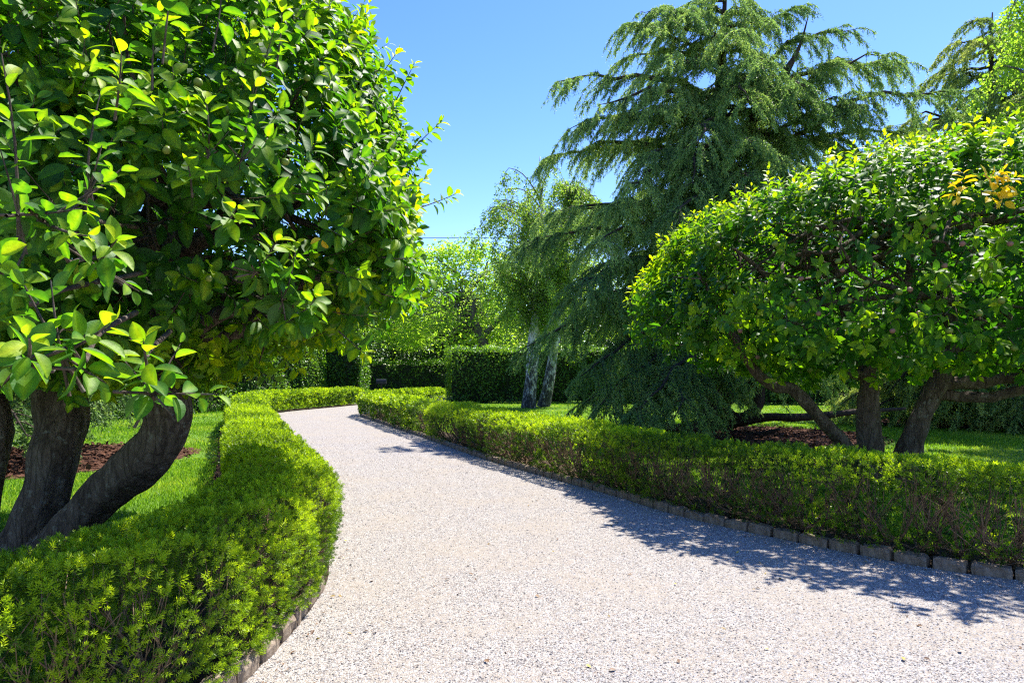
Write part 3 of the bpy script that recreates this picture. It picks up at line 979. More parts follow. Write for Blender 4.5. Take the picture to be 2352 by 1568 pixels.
def build_grass():
    mb = MB()
    nz = Noise(55, 1.2)
    for lo, hi, n in ((2.5, 8, 120000), (8, 14, 130000), (14, 24, 120000), (24, 37, 80000)):
        # even in solid angle: nearer grass is denser
        r = np.sqrt(rng.uniform(lo * lo, hi * hi, n))
        a = rng.uniform(-.74, .74, n)
        P = np.stack([r * np.sin(a), r * np.cos(a), np.zeros(n)], -1)
        P = P[on_lawn(P)]
        n = len(P)
        d = np.hypot(P[:, 0], P[:, 1])
        h = rng.uniform(.028, .065, n) * (1 + .25 * nz(P))
        w = np.clip(.0016 + .0006 * d, .003, .02)
        an = rng.uniform(0, 2 * PI, n)
        s = np.stack([np.cos(an), np.sin(an), 0 * an], -1) * w[:, None]
        ln = rng.normal(0, .35, (n, 3)) * h[:, None]
        ln[:, 2] = 0
        top = P + ln + UP * h[:, None]
        V = np.stack([P - s, P + s, top], 1)
        mb.add(V, np.arange(n * 3).reshape(n, 3), np.repeat(np.clip(.5 + .18 * nz(P * 2) + rng.normal(0, .2, n), 0, 1), 3))
    tag(mb.build('grass', M['grass_blade']), 'short mown green grass of the two lawns', 'grass', kind='stuff')
    # bark chips
    mc = MB()
    for cx, cy, rx, ry in BEDS:
        n = 5000
        a, r = rng.uniform(0, 2 * PI, n), np.sqrt(rng.random(n))
        P = np.stack([cx + rx * r * np.cos(a), cy + ry * r * np.sin(a), rng.uniform(.012, .05, n)], -1)
        R = frames(nrm(rdir(n) * np.array([1, 1, .3])), nrm(rdir(n) * .5 + UP))
        scatter(mc, OVAL, P, R, rng.uniform(.05, .13, n), rng.random(n))
    # chips and needles along the lawn side of the left hedge
    q = cut(offset(LE, .92), 3.5, 26)
    i = rng.integers(0, len(q), 2500)
    P = np.concatenate([q[i] + rng.normal(0, .09, (2500, 2)), rng.uniform(.01, .03, (2500, 1))], 1)
    R = frames(nrm(rdir(2500) * np.array([1, 1, .3])), nrm(rdir(2500) * .5 + UP))
    scatter(mc, OVAL, P, R, rng.uniform(.03, .07, 2500), rng.random(2500))
    tag(mc.build('bark_mulch', M['mulch']), 'brown bark mulch round the cedars and along the hedge', 'mulch', kind='stuff')


def build_pebbles():
    """loose stones lying on the packed gravel, and a few fallen leaves"""
    V = np.array([[1, 0, 0], [.3, .9, 0], [-.8, .6, 0], [-.9, -.5, 0], [.2, -1, 0], [.1, 0, .75], [-.35, .2, .7]]) * np.array([1, .8, .75])
    tf = [np.array([[0, 1, 5], [1, 2, 6], [1, 6, 5], [2, 3, 6], [3, 4, 6], [4, 5, 6], [4, 0, 5]])]
    n = 110000
    Y = 1.9 / rng.uniform(.11, 1, n)
    u = rng.random(n)
    o = np.argsort(LE[:, 1])
    xl = np.interp(Y, LE[o, 1], LE[o, 0])
    r2 = RE[RE[:, 1] < 26]
    o = np.argsort(r2[:, 1])
    xr = np.interp(Y, r2[o, 1], r2[o, 0])
    xl, xr = np.maximum(xl, -.80 * Y), np.minimum(xr, .80 * Y)
    P = np.stack([xl + (xr - xl) * u, Y, np.full(n, .004)], -1)
    a = rng.uniform(0, 2 * PI, n)
    R = np.zeros((n, 3, 3))
    R[:, 0, 0], R[:, 0, 1], R[:, 1, 0], R[:, 1, 1], R[:, 2, 2] = np.cos(a), -np.sin(a), np.sin(a), np.cos(a), 1
    mb = MB()
    mb.inst(V, tf, P, R, rng.uniform(.0035, .0085, n) * np.clip(Y / 6, 1, 2.2) ** .6, rng.random(n))
    m, nt, out = newmat('pebble')
    at = N(nt, 'ShaderNodeAttribute', attribute_name='tint')
    r = ramp(nt, [(0, (.03, .03, .04)), (.16, (.10, .09, .09)), (.3, (.28, .255, .23)), (.65, (.44, .41, .375)), (.9, (.55, .53, .49)), (1, (.24, .15, .10))])
    nt.links.new(at.outputs['Fac'], r.inputs[0])
    p = N(nt, 'ShaderNodeBsdfPrincipled', Roughness=.8)
    nt.links.new(r.outputs[0], p.inputs['Base Color'])
    nt.links.new(p.outputs[0], out.inputs[0])
    tag(mb.build('loose_gravel', m), 'loose pale gravel stones lying on the drive', 'gravel', kind='stuff')
    m, nt, out = newmat('dry_leaf')
    at = N(nt, 'ShaderNodeAttribute', attribute_name='tint')
    r = ramp(nt, [(0, (.10, .05, .025)), (.6, (.20, .11, .05)), (.8, (.30, .20, .05)), (1, (.55, .40, .04))])
    nt.links.new(at.outputs['Fac'], r.inputs[0])
    p = N(nt, 'ShaderNodeBsdfPrincipled', Roughness=.7)
    nt.links.new(r.outputs[0], p.inputs['Base Color'])
    nt.links.new(p.outputs[0], out.inputs[0])
    mb = MB()
    n = 420
    Y = 2.6 / rng.uniform(.11, 1, n)
    k = np.where(rng.random(n) < .75, rng.random(n) ** 3.5, 1 - rng.random(n) ** 4)
    o = np.argsort(LE[:, 1])
    xl = np.interp(Y, LE[o, 1], LE[o, 0]) + .12
    o = np.argsort(r2[:, 1])
    xr = np.interp(Y, r2[o, 1], r2[o, 0]) - .1
    P = np.stack([xr + (xl - xr) * k, Y, np.full(n, .016)], -1)
    R = frames(nrm(rdir(n) * np.array([1, 1, .2])), nrm(rdir(n) * .35 + UP))
    scatter(mb, MIDL, P, R, rng.uniform(.015, .045, n), rng.random(n))
    tag(mb.build('fallen_leaves', m), 'small brown and yellowed leaves fallen on the gravel', 'leaves', kind='stuff')


def kerb_stones():
    protos = []
    for i in range(7):
        r = np.random.default_rng(i + 60)
        l, w, h = r.uniform(.225, .262), .10, .095
        k = np.array([-1, -.82, 0, .82, 1])
        mb = MB()
        # a box with broken, bevelled edges: grid of 5 x 4 x 3 rings
        def pt(a, b, c):
            return np.array([a * l / 2, b * w / 2, c])
        prof = [(-1, -.03), (-1, h - .032), (-.72, h), (.72, h - .004), (1, h - .032), (1, -.03)]
        V = []
        for a in k:
            s = .93 if abs(a) == 1 else 1
            for b, c in prof:
                V.append(pt(a, b * s, c * (s if c > 0 else 1)) + r.normal(0, .0055, 3))
        V = np.array(V)
        f = []
        for a in range(4):
            for b in range(5):
                f.append((a * 6 + b, a * 6 + b + 1, a * 6 + 7 + b, a * 6 + 6 + b))
        mb.add(V, np.array(f)[:, ::-1])
        mb.f.append(np.array([[0, 1, 2, 3, 4, 5]], np.int32))
        mb.f.append(np.array([[24, 25, 26, 27, 28, 29]], np.int32)[:, ::-1])
        o = mb.build('kerb_stone', M['kerb'])
        protos.append(o)
    used = set()

    def lay(q, label, group, sgn):
        L = np.concatenate([[0], np.cumsum(np.linalg.norm(np.diff(q, axis=0), axis=1))])
        s, i = 0.15, 0
        while s < L[-1]:
            k = int(rng.integers(0, 7))
            if k not in used:
                o = protos[k]
                used.add(k)
            else:
                o = protos[k].copy()
                C.objects.link(o)
            x, y = np.interp(s, L, q[:, 0]), np.interp(s, L, q[:, 1])
            x2, y2 = np.interp(s + .05, L, q[:, 0]), np.interp(s + .05, L, q[:, 1])
            o.location = (x, y, float(rng.normal(0, .004)))
            o.rotation_euler = (float(rng.normal(0, .03)), float(rng.normal(0, .015)), math.atan2(y2 - y, x2 - x) + float(rng.normal(0, .02)))
            tag(o, label, 'kerb stone', group)
            s += .275
    q = offset(RE, -.05)
    lay(q[(q[:, 0] < 5.2) & (q[:, 1] < 25.6)], 'grey granite block in the kerb row below the right hedge', 'kerb stones below the right hedge', -1)
    q = offset(LE, .05)
    lay(cut(q, 2.6, 5.2), 'grey granite block in the short kerb row at the foot of the near left hedge', 'kerb stones below the left hedge', 1)


# ------------------------------------------------------------------ deodar cedars
def cedar_branches(mb, fol, starts, tips, droop, rise, trunk_r, scale, dens, tint_bias, needle=.070, wid=.024):
    """each branch: from the trunk out to its tip; flat sprays along it, hanging fringes below"""
    n = len(starts)
    K = 9
    s = np.linspace(0, 1, K)
    d = tips - starts
    Lh = np.linalg.norm(d, axis=1)
    mid = .5 * (starts + tips) + UP * (rise * Lh)[:, None]
    mid2 = starts + d * .85 + UP * (rise * Lh * .75)[:, None]
    # cubic through start, mid, mid2, tip
    B = np.stack([(1 - s) ** 3, 3 * s * (1 - s) ** 2, 3 * s * s * (1 - s), s ** 3], -1)
    ctrl = np.stack([starts, starts + d * .33 + UP * (rise * Lh * 1.1)[:, None], starts + d * .72 + UP * (rise * Lh * 1.35)[:, None], tips], 1)
    P = np.einsum('sk,nkc->nsc', B, ctrl)
    P[:, 1:-1] += rng.normal(0, .02, (n, K - 2, 3)) * Lh[:, None, None]
    mb.tubes(P, trunk_r[:, None] * (1.05 - .97 * s)[None] ** 1.0, 6)
    secs, tints = [], []
    for i in range(n):
        m = max(8, int(Lh[i] * 8 * dens))
        t = np.sort(np.clip(rng.uniform(.10, 1.0, m), 0, .995))
        base = np.stack([np.interp(t, s, P[i, :, c]) for c in range(3)], -1)
        tg = nrm(np.gradient(P[i], axis=0))
        tg = nrm(np.stack([np.interp(t, s, tg[:, c]) for c in range(3)], -1))
        lat = nrm(np.cross(tg, UP))
        sg = np.where(np.arange(m) % 2, 1, -1)[:, None]
        ang = rng.uniform(.55, 1.1, (m, 1))
        dv = nrm(tg * np.cos(ang) + lat * sg * np.sin(ang) + rng.normal(0, .12, (m, 3)) + UP * .10)
        l = (.38 + .36 * Lh[i] * (1 - t) ** .8 * .55 + .40 * rng.random(m)) * scale
        k = np.linspace(0, 1, 6)
        drp = droop * rng.uniform(.7, 1.35, (m, 1))
        Q = base[:, None] + dv[:, None] * (l[:, None] * k[None])[..., None] - UP * ((l[:, None] ** 1.1 * drp) * k[None] ** 2)[..., None]
        secs.append(Q)
        tints.append(rng.normal(0, .08) + rng.normal(0, .10, m))
        # the leader tip itself
    Q = np.concatenate(secs)
    tb = np.concatenate(tints)
    mb.tubes(Q, np.broadcast_to(np.linspace(.012, .003, 6), Q.shape[:2]), 3)
    # strands of needles: along each spray and hanging from it
    ln = np.linalg.norm(np.diff(Q, axis=1), axis=2).sum(1)
    cnt = np.maximum(5, (ln * 40 * dens).astype(int))
    idx = np.repeat(np.arange(len(Q)), cnt)
    m = len(idx)
    t = rng.uniform(0, 1, m) ** .85 * 5
    i0 = np.minimum(t.astype(int), 4)
    fr = (t - i0)[:, None]
    p = Q[idx, i0] * (1 - fr) + Q[idx, i0 + 1] * fr
    tg = nrm(Q[idx, i0 + 1] - Q[idx, i0])
    hang = rng.random(m) < .38
    lat = nrm(np.cross(tg, UP)) * np.where(rng.random((m, 1)) < .5, 1, -1)
    D = np.where(hang[:, None], nrm(tg * .35 + lat * .30 - UP * 1.0 + rng.normal(0, .16, (m, 3))), nrm(tg * .8 + lat * .6 - UP * .12 + rng.normal(0, .2, (m, 3))))
    SL = np.where(hang, rng.uniform(.10, .34, m), rng.uniform(.10, .22, m)) * scale
    # needle whorls up each strand
    nw = 11
    w = (np.arange(nw) + .5) / nw
    bend = np.where(hang[:, None], 0, -1) * UP * .35
    ctr = p[:, None] + D[:, None] * (SL[:, None] * w[None])[..., None] + bend[:, None] * (SL[:, None] * w[None] ** 2)[..., None]
    nd = nrm(D[:, None] * .55 + rng.normal(0, 1, (m, nw, 3)) * .62 + UP * .10)
    sd = nrm(np.cross(nd, rng.normal(size=(m, nw, 3))))
    nl = needle * rng.uniform(.6, 1.15, (m, nw, 1)) * (1.15 - .55 * w)[None, :, None]
    V = np.stack([ctr - sd * wid * .5, ctr + sd * wid * .5, ctr + nd * nl], 2).reshape(-1, 3)
    tn = np.clip(.42 + tint_bias + tb[idx][:, None] + .22 * w[None] + rng.normal(0, .12, (m, nw)) + .12 * (~hang)[:, None], 0, 1)
    fol.add(V, np.arange(len(V)).reshape(-1, 3), np.repeat(tn.ravel(), 3))
    return m


def cedar_one():
    Y0 = 19.4
    t = thing('cedar_tree', W(1640, 985, Y0), 'huge deodar cedar with drooping tiers of grey green branches behind the right hedge', 'tree')
    tr, br, fol = MB(), MB(), MB()
    b = W(1635, 985, Y0)
    trunk = [(1632, 1000, .62), (1636, 950, .48), (1640, 870, .42), (1640, 650, .36), (1650, 420, .27), (1655, 220, .17), (1662, 60, .09), (1668, -40, .03)]
    limb(tr, [(*W(x, y, Y0), r) for x, y, r in trunk], 50, 16, .08)
    # heavy limbs near the ground
    for s in ([(1660, 975, 19.2, .2), (1700, 968, 18.6, .15), (1760, 958, 18.0, .12), (1850, 958, 17.4, .10), (1960, 946, 17.0, .07), (2080, 938, 17, .03)],
              [(1650, 940, 19.2, .2), (1700, 962, 18.6, .16), (1738, 935, 18.3, .14), (1748, 880, 18.2, .12), (1770, 800, 18.0, .09), (1800, 700, 17.6, .05)],
              [(1645, 930, 19.3, .2), (1690, 905, 19.0, .16), (1745, 870, 18.5, .12), (1830, 840, 17.8, .07)],
              [(1620, 970, 19.1, .18), (1560, 985, 18.5, .13), (1490, 965, 17.9, .09), (1410, 950, 17.3, .04)],
              [(1650, 985, 19, .2), (1690, 1005, 18.2, .13), (1740, 1000, 17.6, .09), (1790, 985, 17.2, .04)],
              [(1700, 320, 19.4, .16), (1740, 260, 19.2, .15), (1790, 190, 18.9, .12), (1835, 110, 18.7, .05), (1856, 40, 18.8, .01)]):
        limb(tr, [(*W(x, y, yy), r) for x, y, yy, r in s], 24, 9, .1)
    tr.build('trunk', M['cedar_bark'], t, True)
    st, tp, rs, tr_, = [], [], [], []

    def add(z0, tip, rise, r):
        s = np.array([b[0] + (z0 / 12.5) * .35, Y0, z0])
        st.append(s); tp.append(tip); rs.append(rise); tr_.append(r)
    # branches whose ends one can follow against the sky and the birch
    for (py0, px, py, Y, rise) in ((235, 1275, 190, 18.6, .10), (150, 1430, 60, 19.0, .10), (380, 1258, 360, 18.6, .10), (300, 1300, 300, 18.0, .1), (560, 1195, 560, 18.0, .10),
                                   (520, 1240, 500, 18.6, .12), (720, 1180, 812, 17.0, .14), (700, 1300, 700, 16.6, .12), (600, 1370, 560, 15.6, .12), (640, 1330, 640, 15.4, .1),
                                   (130, 1858, 14, 19.0, .12), (220, 1962, 68, 19.2, .12), (290, 2085, 150, 18.8, .14), (350, 2035, 130, 18.2, .14), (420, 2235, 212, 17.2, .14),
                                   (430, 2120, 300, 18.4, .10), (380, 1990, 240, 17.8, .10), (470, 1690, 520, 15.2, .14), (360, 1590, 420, 15.8, .14), (460, 1560, 520, 15.0, .12),
                                   (440, 1440, 420, 16.0, .12), (260, 1380, 240, 17.0, .1), (120, 1560, 40, 18.0, .12), (60, 1700, 20, 18.2, .1), (40, 1745, 30, 19.4, .1), (30, 1610, 10, 19.6, .1),
                                   (300, 1600, 330, 16.0, .1), (220, 1720, 230, 16.5, .1), (200, 1850, 200, 16.8, .1), (350, 1800, 380, 16.2, .1), (60, 1480, 30, 18.8, .1),
                                   (820, 1350, 925, 17.2, .08), (780, 1380, 930, 15.6, .10), (800, 1460, 950, 14.6, .08), (840, 1550, 960, 14.4, .08), (760, 1340, 860, 16.2, .1)):
        add(H - (py0 - HY) / F * Y0, W(px, py, Y), rise, .10 - .04 * (py0 < 200))
    # the rest of the crown all round
    for i in range(54):
        z = 1.6 + 10.9 * (i + rng.random()) / 54
        a = i * 2.4 + rng.normal(0, .3)
        L = np.interp(z, [0, 3, 6, 9, 11, 12.6], [5.6, 5.6, 4.9, 3.9, 2.5, .9]) * rng.uniform(.72, 1.05)
        if z < 5.5 and math.sin(a) < -.3:
            L *= .68
        if z < 3.6 and i % 2:
            continue
        tipz = z - L * rng.uniform(.02, .22)
        x, y = math.sin(a) * L, math.cos(a) * L
        add(z, np.array([b[0] + x, Y0 + y, max(.3, tipz)]), rng.uniform(.05, .14), .085 * L / 5 + .02)
    st, tp, rs, tr_ = map(np.array, (st, tp, rs, tr_))
    m = cedar_branches(br, fol, st, tp, .75, rs, tr_, 1.0, 1.0, 0.0)
    br.build('branches', M['cedar_bark'], t, True)
    fol.build('needles', M['cedar'], t, False)


def cedar_other(base, height, rad, label, mat, seed, n, tint, dens=.8, zlow=.6, low=()):
    t = thing('cedar_tree', (*base, 0), label, 'tree')
    tr, br, fol = MB(), MB(), MB()
    x0, y0 = base
    limb(tr, [(x0, y0, -.1, .42), (x0 + .05, y0, height * .2, .32), (x0, y0, height * .6, .18), (x0 + .08, y0, height, .02)], 26, 12, .08)
    tr.build('trunk', M['cedar_bark'], t, True)
    st, tp, rs, rr = [], [], [], []
    for i in range(n):
        z = zlow + (height - zlow - .2) * ((i + rng.random()) / n)
        a = i * 2.4 + rng.normal(0, .3)
        L = rad * (1 - (z / height) ** 1.7) * rng.uniform(.7, 1.1) + .75
        st.append((x0, y0, z)); rs.append(rng.uniform(.05, .13)); rr.append(.02 + .016 * L)
        tp.append((x0 + math.sin(a) * L, y0 + math.cos(a) * L, max(.15, z - L * rng.uniform(.0, .28))))
    for p in low:                                                # low arms that sweep down to the grass
        st.append((x0, y0, 1.9)); tp.append(tuple(p)); rs.append(.16); rr.append(.11)
    cedar_branches(br, fol, np.array(st), np.array(tp), .8, np.array(rs), np.array(rr), 1.05, dens, tint, .085, .030)
    br.build('branches', M['cedar_bark'], t, True)
    fol.build('needles', M[mat], t, False)


# ------------------------------------------------------------------ other trees
def birch(base, height, stem, crown_c, crown_r, label, nbr, seed, leaves_per=60, mat='birch_leaf'):
    t = thing('birch_tree', (*base, 0), label, 'tree')
    r = np.random.default_rng(seed)
    tr, br, lf = MB(), MB(), MB()
    limb(tr, stem, 46, 16, .07)
    tr.build('trunk', M['birch_bark'], t, True)
    st = np.array(stem)
    cz = crown_c[2]
    for i in range(nbr):
        z = r.uniform(cz - crown_r[2] * .9, cz + crown_r[2] * .8)
        s = np.array([np.interp(z - .8, st[:, 2], st[:, 0]), np.interp(z - .8, st[:, 2], st[:, 1]), z - .8])
        a = r.uniform(0, 2 * PI)
        k = max(.12, 1 - abs((z - cz) / crown_r[2]) ** 2.2) * r.uniform(.5, 1.05)
        e = np.array([crown_c[0] + math.cos(a) * crown_r[0] * k, crown_c[1] + math.sin(a) * crown_r[1] * k, z + .4])
        m = (s + e) / 2 + np.array([0, 0, .4]) + r.normal(0, .12, 3)
        q = catmull([s, m, e, e + np.array([math.cos(a) * .3, math.sin(a) * .3, -.6])], 9)
        br.tubes(q[None], np.linspace(.045, .006, 9)[None], 4)
        # hanging twigs with leaves
        nt = 9
        b = q[rng.integers(2, 9, nt)]
        tip = b + np.stack([r.normal(0, .35, nt), r.normal(0, .35, nt), -r.uniform(.3, 1.1, nt)], -1)
        md = (b + tip) / 2 + np.stack([r.normal(0, .15, nt), r.normal(0, .15, nt), r.uniform(.1, .3, nt)], -1)
        br.tubes(np.stack([b, md, tip], 1), np.broadcast_to([.009, .006, .003], (nt, 3)), 3)
        nl = leaves_per
        u = r.random((nt, nl, 1))
        P = b[:, None] * (1 - u) ** 2 + md[:, None] * 2 * u * (1 - u) + tip[:, None] * u * u + r.normal(0, .09, (nt, nl, 3))
        P = P.reshape(-1, 3)
        n = len(P)
        D = nrm(rdir(n) + np.array([0, 0, -.8]))
        scatter(lf, OVAL, P, frames(D, nrm(rdir(n) + UP * .6)), rng.uniform(.07, .12, n), np.clip(rng.normal(.55, .22, n) + r.normal(0, .1), 0, 1))
    br.build('branches', M['grey_bark'], t, True)
    lf.build('leaves', M[mat], t, False)


def broadleaf(name, base, crown_c, crown_r, label, mat, bark, seed, clumps, per, leaf, stems=None, tint=.5, spread=.75, group=None):
    t = thing(name, (*base, 0), label, 'tree', group)
    r = np.random.default_rng(seed)
    tr, br, lf = MB(), MB(), MB()
    cr = Crown(crown_c, crown_r[0], crown_r[1], crown_r[2], crown_r[3], seed, .13)
    x, y = base
    fork = np.array([x + (crown_c[0] - x) * .3, y, crown_c[2] - crown_r[3] * .6])
    if stems is None:
        stems = [[(x, y, -.1, .34), (x + .05, y, fork[2] * .5, .26), (*fork, .22), (crown_c[0], crown_c[1], crown_c[2] + crown_r[2] * .3, .09)]]
    for s in stems:
        limb(tr, s, 26, 10, .1)
    tr.build('trunk', M[bark], t, True)
    d = rdir(clumps)
    d[:, 2] = np.where(d[:, 2] < -.8, -d[:, 2], d[:, 2])
    k = np.where(r.random(clumps) < .15, r.uniform(.3, .85, clumps), r.uniform(.86, 1.03, clumps))
    cc = cr.at(d, k)
    top = np.array([crown_c[0], crown_c[1], crown_c[2] + crown_r[2] * .3])
    s = fork + (top - fork) * r.random((clumps, 1)) + r.normal(0, .15, (clumps, 3))
    m = s + (cc - s) * .5 + UP * .25 + r.normal(0, .25, (clumps, 3))
    br.tubes(np.stack([s, (s + m) / 2 + r.normal(0, .08, (clumps, 3)), m, (m + cc) / 2 + r.normal(0, .08, (clumps, 3)), cc], 1)[::2], np.broadcast_to([.032, .025, .018, .012, .005], (len(cc[::2]), 5)), 4)
    n = clumps * per
    g = r.normal(0, 1, (clumps, per, 3)) * np.array([spread, spread, spread * .36])
    g[..., 2] -= .12 * (g[..., 0] ** 2 + g[..., 1] ** 2)
    P = (cc[:, None] + g * r.uniform(.6, 1.15, (clumps, 1, 1))).reshape(-1, 3)
    D = nrm(rdir(n) * np.array([1, 1, .6]) - UP * .25)
    tn = np.clip(tint + np.repeat(r.normal(0, .15, clumps), per) + r.normal(0, .15, n), 0, 1)
    scatter(lf, OVAL, P, frames(D, nrm(rdir(n) * .8 + UP)), leaf * r.uniform(.6, 1.25, n), tn)
    br.build('branches', M[bark], t, True)
    lf.build('leaves', M[mat], t, False)
    return t


def tall_hedge(path, half, h, label, n, leaf, seed, tint=.45):
    """clipped wall of leaves along a plan line"""
    path = np.array(path, float)
    c = path.mean(0)
    t = thing('tall_hedge', (*c, 0), label, 'hedge')
    r = np.random.default_rng(seed)
    core, fol = MB(), MB()
    q = catmull(path, max(8, int(np.linalg.norm(np.diff(path, axis=0), axis=1).sum() / .8)))
    A, B = offset(q, half - .28), offset(q, -(half - .28))
    m = len(q)
    V = np.concatenate([np.c_[A, np.full(m, .05)], np.c_[A, np.full(m, h - .3)], np.c_[B, np.full(m, h - .3)], np.c_[B, np.full(m, .05)]])
    V += r.normal(0, .05, V.shape)
    i = np.arange(m - 1)
    f = np.concatenate([np.stack([i + a * m, i + 1 + a * m, i + 1 + (a + 1) * m, i + (a + 1) * m], -1) for a in range(3)])
    core.add(V, f)
    core.f.append(np.array([[0, m, 2 * m, 3 * m], [m - 1, 2 * m - 1, 3 * m - 1, 4 * m - 1]], np.int32))
    S = np.concatenate([[0], np.cumsum(np.linalg.norm(np.diff(q, axis=0), axis=1))])
    tan = nrm(np.gradient(q, axis=0))
    per = 2 * h + 2 * half
    nz, nz2 = Noise(seed, 1.1), Noise(seed + 1, 4.0)
    endl = 2 * half * 2
    s = r.uniform(-half * 1.0, S[-1] + half * 1.0, n)
    u = r.random(n) * per
    nn_ = lambda ss: nrm(np.stack([np.interp(ss, S, tan[:, 1]), -np.interp(ss, S, tan[:, 0])], -1))
    inside = np.clip(s, 0, S[-1])
    cpt = np.stack([np.interp(inside, S, q[:, 0]), np.interp(inside, S, q[:, 1])], -1)
    nn = nn_(inside)
    tt = np.stack([-nn[:, 1], nn[:, 0]], -1)
    a = np.where(u < h, half, np.where(u < h + 2 * half, half - (u - h), -half))
    z = np.where(u < h, u, np.where(u < h + 2 * half, h, per - u))
    na = np.where(u < h, 1., np.where(u < h + 2 * half, 0., -1.))
    nv = (na == 0).astype(float)
    end = (s < 0) | (s > S[-1])
    a = np.where(end, r.uniform(-half, half, n), a)
    z = np.where(end, r.uniform(0, h, n), z)
    na, nv = np.where(end, 0, na), np.where(end, 0, nv)
    es = np.where(s < 0, -1., 1.) * end
    P = np.concatenate([cpt + nn * a[:, None] + tt * (es * .25)[:, None], z[:, None]], -1)
    Nv = np.concatenate([nn * na[:, None] + tt * es[:, None], nv[:, None]], -1)
    P = P + Nv * (.10 * nz(P) + .10 * nz2(P) - np.abs(r.normal(0, .09, n)))[:, None] + r.normal(0, .03, (n, 3))
    P[:, 2] = np.maximum(P[:, 2], .05)
    D = nrm(Nv * .3 + rdir(n) * .8 - UP * .3)
    nh = nrm(Nv * .7 + UP * .6 + rdir(n) * .55)
    scatter(fol, DIAM, P, frames(D, nh), leaf * r.uniform(.6, 1.25, n), np.clip(tint + .15 * nz2(P) + r.normal(0, .17, n), 0, 1))
    core.build('branches', M['dark_core'], t, False)  # solid dark box behind the leaves, standing in for the hedge's dark inside
    fol.build('foliage', M['tall_hedge_leaf'], t, False)


M['dark_core'] = rough_mat('dark_core', [(.3, (.012, .018, .008)), (.7, (.035, .042, .02))], 9, .8, .95)


def mailbox():
    p0 = np.array([W(876, 880, 37.5)[0], 37.5])
    t = thing('mailbox', (*p0, 0), 'black mailbox on a post by the gate at the end of the drive', 'mailbox')
    mb = MB()
    mb.tubes(np.array([[[*p0, 0], [*p0, .5], [*p0, 1.0]]]), np.full((1, 3), .045), 8)
    mb.build('post', M['black_metal'], t)
    mb = MB()
    a = np.linspace(0, PI, 9)
    prof = np.array([(-.13, 0)] + [(-.13 * math.cos(x), .13 + .13 * math.sin(x)) for x in a] + [(.13, 0)])
    V, k = [], len(prof)
    for x in (-.27, .27):
        for b, c in prof:
            V.append((p0[0] + x, p0[1] + b, 1.0 + c))
    f = [[i, (i + 1) % k, k + (i + 1) % k, k + i] for i in range(k)]
    mb.add(V, np.array(f))
    mb.f.append(np.arange(k)[None].astype(np.int32))
    mb.f.append((np.arange(k)[None] + k).astype(np.int32)[:, ::-1])
    bx = mb.build('box', M['black_metal'], t)
    mb = MB()
    mb.tubes(np.array([[[p0[0] - .285, p0[1], 1.2], [p0[0] - .30, p0[1], 1.22]]]), np.array([[.012, .02]]), 6)
    mb.build('handle', M['black_metal'], t)


def wires():
    for (za, zb, r, Y, lab) in ((10.9, 11.4, .022, 48.0, 'thin black overhead wire high in the sky gap between the trees'),
                                (4.75, 4.7, .035, 47.2, 'thick black overhead cable low across the bright green tree')):
        x = np.linspace(-30, 30, 60)
        z = za + (zb - za) * (x + 30) / 60 - .5 * (1 - (x / 30) ** 2) + .45
        mb = MB()
        mb.tubes(np.stack([x, np.full(60, Y), z], -1)[None], np.full((1, 60), r), 6)
        tag(mb.build('power_line', M['wire']), lab, 'overhead wire')


# ------------------------------------------------------------------ build everything
build_ground()
build_grass()
build_pebbles()
kerb_stones()
low_hedge('yew_hedge', cut(LC, .6, 34.8), 1, 'low clipped yew hedge curving along the left side of the drive', False)
q = RC[(RC[:, 0] < 7.5) & (RC[:, 1] < 34.8)]
low_hedge('yew_hedge', q, -1, 'low clipped yew hedge with bare brown twigs along the right side of the drive', True)
left_apple_tree()
right_apple_tree()
cedar_one()
cedar_other((15.4, 22.0), 13.2, 6.2, 'pale yellowish cedar at the right edge with low branches sweeping over the lawn', 'cedar_pale', 4, 84, .12, low=[W(2335, 990, 17.6), W(2275, 960, 18.2), W(2190, 930, 18.8), W(2110, 915, 19.4), W(2350, 940, 17.2), W(2230, 900, 18.0), W(2040, 905, 20.5)])
cedar_other((-10.6, 12.8), 8.0, 3.1, 'dark cedar half hidden behind the big left apple tree', 'cedar', 5, 46, -.15, .8, 1.2)

s1 = [(*W(1212, 942, 31), .34), (*W(1218, 880, 31), .29), (*W(1226, 780, 31), .26), (*W(1234, 690, 31), .20), (*W(1250, 560, 31), .13), (*W(1240, 420, 31), .05), (*W(1240, 360, 31), .02)]
birch((.72, 31), 11, s1, W(1225, 560, 31), (2.7, 2.4, 4.0), 'white barked birch with a straight stem at the far edge of the lawn', 70, 61, 62)
s2 = [(*W(1248, 935, 32), .33), (*W(1258, 890, 32), .26), (*W(1274, 790, 32), .20), (*W(1290, 650, 32), .13), (*W(1310, 480, 32), .05), (*W(1318, 420, 32), .02)]
birch((1.6, 32), 10, s2, W(1300, 560, 32.5), (2.2, 2.2, 3.2), 'second birch leaning right with mossy flaking bark, beside the straight one', 56, 62, 60)
s3 = [(13.2, 17.0, 0, .25), (13.2, 17.0, 3, .2), (13.3, 17, 6, .14), (13.2, 17, 11.5, .04)]
birch((13.2, 17.0), 10, s3, (13.9, 17.0, 8.4), (1.9, 1.7, 3.8), 'slender broadleaf tree at the top right corner with hanging leaves', 46, 63, 55, 'maple')

